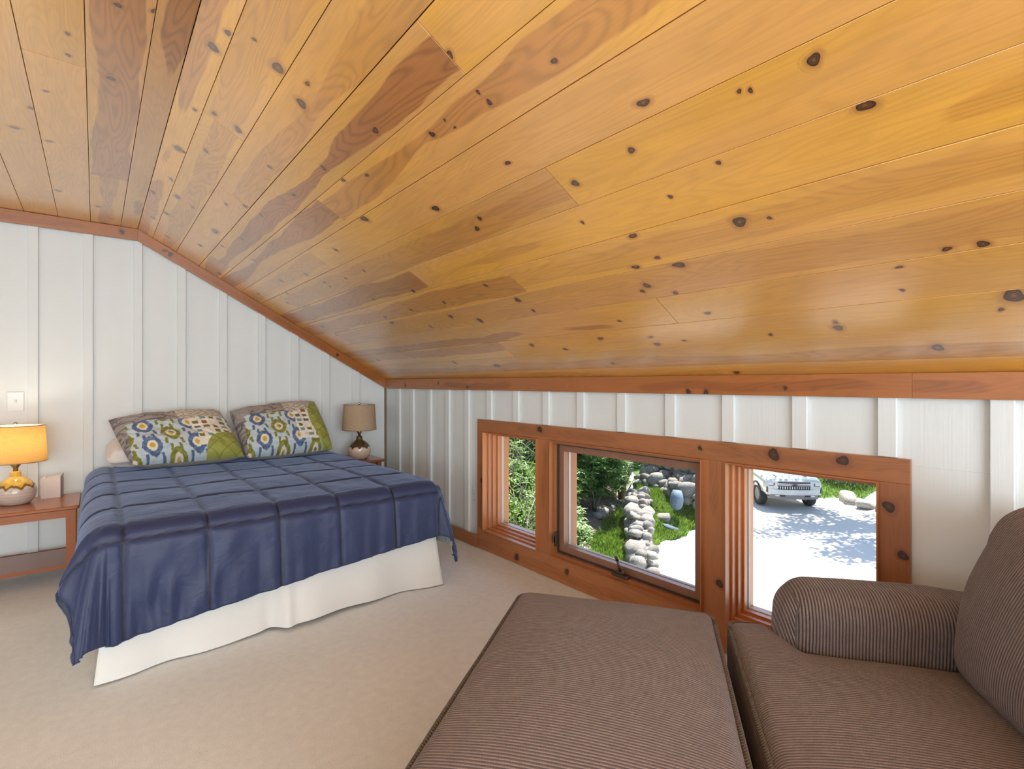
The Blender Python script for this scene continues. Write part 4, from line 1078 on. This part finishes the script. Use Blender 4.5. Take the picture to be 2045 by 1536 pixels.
def dry_wall(label, path, base, top, width, size, gap, seed, lean=0.0):
    r = random.Random(seed); e = empty('stone_wall', (path[0][0], path[0][1], base(0))); tag(e, label, 'stone wall', None, 'thing')
    tot = sum(math.hypot(b[0] - a[0], b[1] - a[1]) for a, b in zip(path[:-1], path[1:]))
    lay = 0; zrel = size*.3
    while True:
        s = r.uniform(0, gap*.5); any_ = False
        while s < tot:
            p, d = along(path, s)
            if p is None: break
            b, t = base(s), top(s)
            z = b + zrel
            if z < t:
                any_ = True; k = zrel/max(t - b, .1); nw = max(1, round((width*(1 - .45*k))/(gap*.9)))
                for w in range(nw):
                    off = (w + .5 - nw/2)*gap*.9 + r.uniform(-.09, .09) + .10*k
                    q = size*r.choice((.6, .8, .95, 1.1, 1.3, 1.5))
                    put_stone(e, 'stone', (p[0] + d[1]*(off + lean*k), p[1] - d[0]*(off + lean*k), z + r.uniform(-.06, .05)), (q, q*r.uniform(.8, 1.1), q*r.uniform(.8, 1.1)), r)
            s += gap*r.uniform(.8, 1.2)
        if not any_: break
        zrel += size*1.15; lay += 1
    return e
dry_wall('low dry stone retaining wall of rounded rubble running away from the driveway', WP, lambda s: G - .03 + .06*s, lambda s: G + min(.30 + .35*s, .66) + .05*s, .62, .145, .27, 3)
BWP = [(13.1, 7.55), (13.6, 8.4), (13.9, 9.4), (14.0, 10.4)]
dry_wall('tall rubble stone wall at the back of the grassy mound', BWP, lambda s: -2.2 + .03*s, lambda s: -1.02, .9, .19, .33, 8, .75)
r = random.Random(5)
bs = put_stone(None, 'boulder', (12.35, 7.92, -1.98), (.36, .20, .42), r, me=SM[2].copy()); bs.rotation_euler = (.1, .05, .68); bs.data.materials[0] = BLUESTONE
tag(bs, 'blue grey rounded slab of stone standing upright in the grass', 'stone')
for (x, y, sc, mt, lb) in ((11.9, 8.1, (.30, .2, .14), STONE, 'flat pale stone lying in the grass left of the blue slab'), (11.75, 7.65, (.26, .18, .10), BLUESTONE, 'flat blue stone lying in the grass before the upright slab'),
                       (11.85, 7.9, (.22, .14, .08), STONE, 'small tan stone between the flat stones in the grass')):
    s = put_stone(None, 'boulder', (x, y, terrain(x, y) + sc[2]*.6), sc, r, me=SM[3].copy()); s.data.materials[0] = mt; tag(s, lb, 'stone')
ORD = ('leftmost', 'second from the left', 'third from the left', 'middle', 'third from the right', 'second from the right', 'rightmost')
for i in range(7):
    t = i/6; x, y = 11.0 + 2.2*t, 9.62 + 1.0*t
    s = put_stone(None, 'boulder', (x, y, terrain(x, y) + .05), (.20 + .05*(i % 2), .15, .13), r); tag(s, 'grey edging stone along the mulch bank, %s of the row' % ORD[i], 'stone', 'edging stones along the mulch bank')
for i, (x, y, k, lb) in enumerate(((19.5, 6.02, .42, 'long pale boulder at the right edge of the driveway'), (18.9, 5.35, .34, 'tan boulder in front of the long pale one at the driveway edge'), (19.0, 4.8, .38, 'rust stained boulder at the driveway edge by the right window casing'))):
    s = put_stone(None, 'boulder', (x, y, terrain(x, y) + k*.25), (k*1.2, k*.7, k*.6), r); tag(s, lb, 'stone')

# plants
def branch(m, p, d, L, rad, depth, tips, r, up=.25):
    pts = [Vector(p)]; q = Vector(p); d = Vector(d).normalized(); n = 5
    for i in range(n):
        d = (d + Vector((r.uniform(-.35, .35), r.uniform(-.35, .35), r.uniform(-.15, .15) + up*.3))).normalized(); q = q + d*(L/n); pts.append(q.copy())
        if depth > 0 and i >= 1:
            sd_ = (d + Vector((r.uniform(-1, 1), r.uniform(-1, 1), r.uniform(-.2, .8)))).normalized(); branch(m, q, sd_, L*.62, rad*.5, depth - 1, tips, r, up)
        elif depth == 0: tips.append(q.copy())
    m.tube(pts, [rad*(1 - .6*i/n) for i in range(n + 1)], 5)
def leaves(m, lv, c, rad, n, size, r, whorl=False):
    for _ in range(n):
        if whorl: # a rosette of long leaves round a shoot tip
            o = Vector(c) + Vector((r.gauss(0, rad), r.gauss(0, rad), r.gauss(0, rad*.8))); base = r.random(); k0 = r.uniform(0, 6)
            for k in range(7):
                a = k0 + k*2*PI/7; d = Vector((math.cos(a), math.sin(a), r.uniform(-.35, .45))).normalized(); w = d.cross(Vector((0, 0, 1))).normalized()*size*.17; L = size*r.uniform(.8, 1.2)
                m.add([o, o + d*L*.5 + w, o + d*L + Vector((0, 0, -.15*L)), o + d*L*.5 - w], [(0, 1, 2, 3)]); v = min(1, max(0, base*.8 + r.uniform(-.1, .25))); lv += [v]*4
        else:
            o = Vector(c) + Vector((r.gauss(0, rad), r.gauss(0, rad), r.gauss(0, rad*.8)))
            d = Vector((r.uniform(-1, 1), r.uniform(-1, 1), r.uniform(-.7, .7))).normalized(); w = d.cross(Vector((r.uniform(-1, 1), r.uniform(-1, 1), 1))).normalized()*size*.3
            m.add([o, o + d*size*.5 + w, o + d*size, o + d*size*.5 - w], [(0, 1, 2, 3)]); lv += [r.random()]*4
def shrub(name, label, cat, p, h, spread, n, leaf, size, mat, seed, whorl=False, stems=4, group=None, flowers=0, twig=TWIG, low=False):
    r = random.Random(seed); e = empty(name, p); tag(e, label, cat, group)
    tips = []; sm = MB()
    for k in range(stems):
        a = 2*PI*k/stems + r.uniform(-.4, .4); d = Vector((math.cos(a)*spread*.7, math.sin(a)*spread*.7, 1))
        branch(sm, p, d, h*.62, .022 + .006*h, 1 if not low else 1, tips, r)
    sm.build('stems', twig, e, smooth=True)
    fm = MB(); lv = []
    for t in tips: leaves(fm, lv, t, leaf, n, size, r, whorl)
    if low:
        for _ in range(90):
            q = Vector(p) + Vector((r.gauss(0, spread*.55*h*.6), r.gauss(0, spread*.55*h*.6), r.uniform(.05, 1)*h*.8)); leaves(fm, lv, q, leaf, max(2, n//2), size, r, whorl)
    fo = fm.build('foliage', mat, e, attrs={'lv': lv}, fix=False); fo['kind'] = 'stuff'
    if flowers:
        bmf = MB()
        for _ in range(flowers):
            c = r.choice(tips) + Vector((r.gauss(0, .1), r.gauss(0, .1), r.gauss(0, .1)))
            for k in range(9):
                d = Vector((r.gauss(0, 1), r.gauss(0, 1), abs(r.gauss(0, 1)))).normalized()*.06; w = d.orthogonal().normalized()*.02
                bmf.add([c, c + d*.6 + w, c + d, c + d*.6 - w], [(0, 1, 2, 3)])
        bmf.build('blossom', plain('white_petals', (.8, .78, .76), .6), e, fix=False)
    return e
def gz(x, y): return (x, y, terrain(x, y))
# seen through the left window: a bank of mounded shrubs rising away from the house
def mound(label, x, y, top, sx, sy, mat, seed, whorl, n=330, leaf=.085, tw=5):
    r = random.Random(seed); zb = terrain(x, y); h = max(top - zb, .5); e = empty('dense_shrub', (x, y, zb)); tag(e, label, 'shrub')
    fm = MB(); lv = []
    for _ in range(n):
        a = r.uniform(0, 2*PI); t = math.acos(r.uniform(0.0, 1.0)); rr = r.uniform(.72, 1.05)
        q = Vector((x + sx*math.sin(t)*math.cos(a)*rr, y + sy*math.sin(t)*math.sin(a)*rr, zb + h*math.cos(t)*rr*(1 + .15*noise.noise(Vector((a*2, t*3, seed)))))) 
        leaves(fm, lv, q, .085, 5 if whorl else 11, leaf*(1.5 if whorl else 1), r, whorl)
    fo = fm.build('foliage', mat, e, attrs={'lv': lv}, fix=False); fo['kind'] = 'stuff'
    sm = MB(); tips = []
    for k in range(tw):
        a = r.uniform(0, 2*PI); branch(sm, (x + .2*math.cos(a), y + .2*math.sin(a), zb), (math.cos(a)*.6, math.sin(a)*.6, 1.2), h*1.15, .022, 1, tips, r, .2)
    sm.build('stems', TWIG, e, smooth=True); return e
mound('low leafy shrub nearest the house at the bottom of the left window', 5.9, 6.75, -1.45, 1.0, .9, LEAF1, 41, False)
mound('bright green leafy shrub in the lower left of the left window', 6.2, 8.0, -1.05, 1.1, 1.0, LEAF2, 42, False)
mound('twiggy shrub in the lower right of the left window', 7.5, 8.2, -1.25, 1.1, 1.0, LEAF1, 43, True, tw=12)
mound('rounded bright shrub at the middle of the left window', 8.1, 9.4, -.75, 1.2, 1.1, LEAF2, 44, False)
mound('dark leaved shrub left of centre in the left window', 7.3, 9.6, -.55, 1.1, 1.1, LEAF1, 45, True)
mound('tall shrub at the top right of the left window', 9.6, 10.9, -.15, 1.4, 1.3, LEAF1, 46, False, tw=9)
mound('tall shrub at the top left of the left window', 8.4, 11.4, .25, 1.5, 1.4, LEAF1, 47, True, tw=9)
mound('pale green shrub high up behind the other shrubs of the left window', 10.3, 13.0, .9, 1.8, 1.6, LEAF2, 48, False)
# rhododendrons on the mulch bank, seen through the middle window
shrub('rhododendron', 'rhododendron with bare pale stems and a white blossom on the mulch bank', 'shrub', gz(11.25, 9.95), 2.3, .62, 7, .17, .17, LEAF1, 71, True, 5, flowers=5)
shrub('rhododendron', 'low rhododendron at the left edge of the middle window', 'shrub', gz(9.75, 9.55), 1.25, .6, 6, .14, .15, LEAF1, 72, True, 4)
shrub('rhododendron', 'tall rhododendron closing the top left of the middle window', 'shrub', gz(10.6, 10.9), 2.9, .6, 8, .2, .17, LEAF1, 73, True, 5)
mound('bushy green shrub just left of the grey tree trunk', 12.9, 11.3, -.2, 1.1, 1.0, LEAF2, 74, True)
mound('dark shrub filling the shade behind the bare stemmed rhododendron', 12.0, 12.6, .5, 1.7, 1.4, LEAF1, 75, True)
mound('wide dark shrub behind the grey tree trunk', 15.6, 13.4, .9, 2.2, 1.6, LEAF1, 76, True)
mound('dark shrub beyond the right end of the tall rubble wall', 17.6, 11.9, .2, 1.8, 1.5, LEAF1, 77, False)
mound('grey green twiggy bush above the long pale boulder', 22.2, 6.7, -1.3, 1.2, 1.0, LEAF3, 90, False, tw=10)
mound('grey green bush at the right edge of the right window', 22.6, 5.0, -1.2, 1.3, 1.0, LEAF3, 91, False, tw=10)
mound('pale twiggy bush rising behind the two grey green bushes', 24.6, 6.0, -.6, 1.6, 1.4, LEAF3, 92, False, tw=12)
# trees: one trunk in view, others give the shade
def tree(name, label, p, h, crown, seed, nleaf=26, size=.16, rad=.16, mat=LEAF2, group=None, lean=(0, 0), cz=0.6):
    r = random.Random(seed); e = empty(name, p); tag(e, label, 'tree', group)
    top = Vector(p) + Vector((lean[0], lean[1], h*cz)); m = MB()
    m.tube([Vector(p) - Vector((0, 0, .1)), Vector(p).lerp(top, .33) + Vector((r.uniform(-.1, .1), r.uniform(-.1, .1), 0)), Vector(p).lerp(top, .66), top], [rad*1.25, rad, rad*.8, rad*.6], 12)
    m.build('trunk', BARK, e, smooth=True)
    tips = []; bmh = MB()
    for k in range(9):
        a = 2*PI*k/9 + r.uniform(-.3, .3); branch(bmh, top - Vector((0, 0, r.uniform(0, h*.16))), (math.cos(a), math.sin(a), r.uniform(.0, .6)), crown*.95, rad*.4, 1, tips, r, .05)
    bmh.build('branches', BARK, e, smooth=True)
    fm = MB(); lv = []
    for t in tips: leaves(fm, lv, t, .26, nleaf, size, r)
    fo = fm.build('foliage', mat, e, attrs={'lv': lv}, fix=False); fo['kind'] = 'stuff'
    return e
tree('tree', 'grey tree trunk standing behind the grassy mound', gz(13.6, 10.75), 8.0, 1.8, 1, 6, .2, .12, cz=.75)
tree('tree', 'leafy tree right of the driveway throwing dappled shade on the gravel', (20.6, 2.6, terrain(20.6, 2.6)), 8.0, 2.3, 2, 40, .2, .17, lean=(-1.9, 2.1), cz=.66)

# ---- white pickup truck parked facing the house
TM = frame((16.80, 6.62, G + .01), (.725, .689, 0), (-.689, .725, 0)) @ Matrix.Scale(.86, 4)   # local x runs back from the bumper, y to the left in view
tk = empty('pickup_truck', TM); tag(tk, 'white pickup truck parked on the driveway facing the house', 'truck')
def tbuild(m, name, mat, parent=tk, smooth=False): return m.build(name, mat, parent, smooth=smooth, M=TM.copy())
def loft(stations):
    """stations: (x, half profile [(y, z)...] from bottom centre to top centre)"""
    m = MB(); n = len(stations[0][1])
    rows_ = []
    for x, pr in stations:
        full = [(x if not isinstance(x, (list, tuple)) else x[i], y, z) for i, (y, z) in enumerate(pr)] + [(x, -y, z) for (y, z) in pr[::-1] if y > 1e-6]
        rows_.append(full)
    k = len(rows_[0]); m.v = [p for rw in rows_ for p in rw]
    for i in range(len(rows_) - 1):
        for j in range(k): m.f.append((i*k + j, i*k + (j + 1) % k, (i + 1)*k + (j + 1) % k, (i + 1)*k + j)); m.mi.append(0)
    m.f.append(tuple(range(k))[::-1]); m.f.append(tuple(range((len(rows_) - 1)*k, len(rows_)*k))); m.mi += [0, 0]
    return m
def prof(w, zb, zs, zt, crown): return [(0, zb), (w*.86, zb), (w*.97, zb + .12), (w, zb + .30), (w, zs - .10), (w*.985, zs), (w*.93, zt - .03), (w*.80, zt), (0, zt + crown)]
tbuild(loft([(.10, prof(.90, .52, .93, 1.02, .02)), (.17, prof(.955, .50, 1.00, 1.09, .025)), (.35, prof(.99, .48, 1.06, 1.14, .03)), (.9, prof(1.01, .48, 1.12, 1.20, .03)), (1.75, prof(1.02, .46, 1.16, 1.26, .03)),
             (2.0, prof(1.02, .46, 1.17, 1.27, .02)), (3.9, prof(1.02, .46, 1.17, 1.27, .02)), (5.75, prof(1.01, .50, 1.17, 1.27, 0)), (5.82, prof(.98, .52, 1.15, 1.25, 0))]), 'body', TRUCKW, smooth=False)
gh = [(1.72, [(0, 1.25), (.90, 1.25), (.90, 1.26), (.88, 1.27), (0, 1.28)]), (2.45, [(0, 1.25), (.92, 1.25), (.80, 1.78), (.74, 1.84), (0, 1.87)]), (3.7, [(0, 1.25), (.92, 1.25), (.80, 1.80), (.74, 1.86), (0, 1.89)]), (3.98, [(0, 1.25), (.92, 1.25), (.84, 1.60), (.80, 1.66), (0, 1.68)])]
cabin = tbuild(loft(gh), 'cabin', TRUCKW)
m = MB(); m.add([(1.80, .80, 1.315), (1.80, -.80, 1.315), (2.40, -.70, 1.775), (2.40, .70, 1.775)], [(0, 1, 2, 3)]); q_ = m.f[:]; m.add([(p[0] - .012, p[1], p[2] + .02) for p in m.v[:4]], [(0, 1, 2, 3)])
tbuild(m, 'windshield', TRUCKG)
for sg in (-1, 1):
    m = MB(); m.add([(2.1, sg*.925, 1.31), (2.85, sg*.925, 1.31), (2.85, sg*.835, 1.72), (2.5, sg*.835, 1.72)], [(0, 1, 2, 3)]); m.add([(2.92, sg*.925, 1.31), (3.7, sg*.925, 1.31), (3.62, sg*.835, 1.74), (2.92, sg*.835, 1.74)], [(0, 1, 2, 3)]); tbuild(m, 'side_window', TRUCKG)
    m = MB(); m.box((2.05, sg*1.05 - .03, 1.27), (2.13, sg*1.05 + .03, 1.33)); m.box((2.0, sg*1.16 - .09, 1.28), (2.14, sg*1.16 + .09, 1.50), .03); tbuild(m, 'mirror', TRUCKW)
    for wx in (.98, 4.66):
        wh = MB(); prf = [(.0, -.12), (.24, -.125), (.30, -.14), (.375, -.13), (.40, -.09), (.40, .09), (.375, .13), (.30, .14), (.24, .125), (0, .12)]
        wm = TM @ Matrix.Translation((wx, sg*.865, .38)) @ Matrix.Rotation(PI/2, 4, 'X')
        tyre = wh.lathe([(.24, -.125), (.30, -.14), (.375, -.13), (.40, -.09), (.40, .09), (.375, .13), (.30, .14), (.24, .125), (.24, -.125)], 32).build('wheel', RUBBER, tk, smooth=True, M=wm)
        MB().lathe([(0, -.10), (.20, -.105), (.245, -.12), (.245, .12), (.20, .105), (0, .10)], 24).build('rim', TRUCKGR, tyre, smooth=True, M=wm.copy())
        m = MB(); P = [(wx + .47*math.cos(a), .38 + .47*math.sin(a)) for a in [PI*k/12 for k in range(13)]]; m.tube([(p[0], sg*1.015, p[1]) for p in P], .035, 6); tbuild(m, 'wheel_arch', TRUCKB)
def arcbar(z0, z1, hw, x, mat, name, bow=.10, th=.03, zbow=.0, parent=tk, n=12):
    m = MB(); vs = []
    for k in range(n + 1):
        t = -1 + 2*k/n; xx = x + bow*t*t; dz = zbow*t*t
        vs += [(xx - th, t*hw, z0 + dz), (xx - th, t*hw, z1 + dz), (xx + th, t*hw, z1 + dz), (xx + th, t*hw, z0 + dz)]
    fs = []
    for k in range(n):
        for j in range(4): fs.append((k*4 + j, k*4 + (j + 1) % 4, k*4 + 4 + (j + 1) % 4, k*4 + 4 + j))
    fs += [(0, 1, 2, 3), (n*4 + 3, n*4 + 2, n*4 + 1, n*4)]
    m.add(vs, fs); return tbuild(m, name, mat, parent)
arcbar(.955, 1.005, .89, .09, TRUCKB, 'grille_slot', .10, .03, .02)
arcbar(.875, .955, .80, .075, TRUCKW, 'grille_bar', .09, .03, .01)
arcbar(.905, .918, .56, .055, TRUCKB, 'bar_slot', .05, .02)
gr = arcbar(.735, .875, .66, .085, TRUCKB, 'grille', .06, .03)
for k in range(15):
    yy = -.56 + .08*k; mm_ = MB(); xx = .052 + .06*(yy/.58)**2; mm_.box((xx - .012, yy - .012, .765), (xx + .012, yy + .012, .845)); mm_.build('grille_slat', CHROME, gr, M=TM.copy())
arcbar(.845, .872, .88, .085, TRUCKB, 'light_strip', .12, .03)
for sg in (-1, 1):
    m = MB(); m.box((.085, sg*.77 - .10, .885), (.20, sg*.77 + .10, .955), .01); hl = tbuild(m, 'headlight', LAMPG)
    m = MB(); m.box((.075, sg*.69 - .015, .875), (.12, sg*.69 + .015, .965)); m.box((.075, sg*.78 - .10, .872), (.13, sg*.78 + .10, .885)); tbuild(m, 'headlight_trim', TRUCKB)
    m = MB(); m.box((.10, sg*.915 - .022, .62), (.20, sg*.915 + .022, .83), .008); tbuild(m, 'air_slot', TRUCKB)
    m = MB(); m.box((-.005, sg*.60 - .065, .50), (.06, sg*.60 + .065, .545), .006); tbuild(m, 'fog_light', LAMPG)
    m = MB(); m.box((-.010, sg*.42 - .085, .495), (.05, sg*.42 + .085, .545), .008); tbuild(m, 'tow_hook', TRUCKB)
arcbar(.555, .735, .93, .05, TRUCKW, 'bumper', .13, .06)
arcbar(.475, .56, .82, .06, TRUCKGR, 'bumper_inset', .10, .055)
arcbar(.39, .475, .86, .10, TRUCKGR, 'air_dam', .12, .05)
# bow-tie shaped dark emblem on the grille bar
m = MB(); m.prism([(-.10, .895), (-.04, .895), (-.045, .880), (.055, .880), (.05, .895), (.11, .895), (.10, .928), (.04, .928), (.045, .943), (-.055, .943), (-.05, .928), (-.11, .928)], 0, .022, .046); tbuild(m, 'emblem', TRUCKB)
m = MB(); m.box((.30, -.55, 1.168), (1.65, -.50, 1.200), .01); m.box((.30, .50, 1.168), (1.65, .55, 1.200), .01); tbuild(m, 'hood_ridge', TRUCKW)
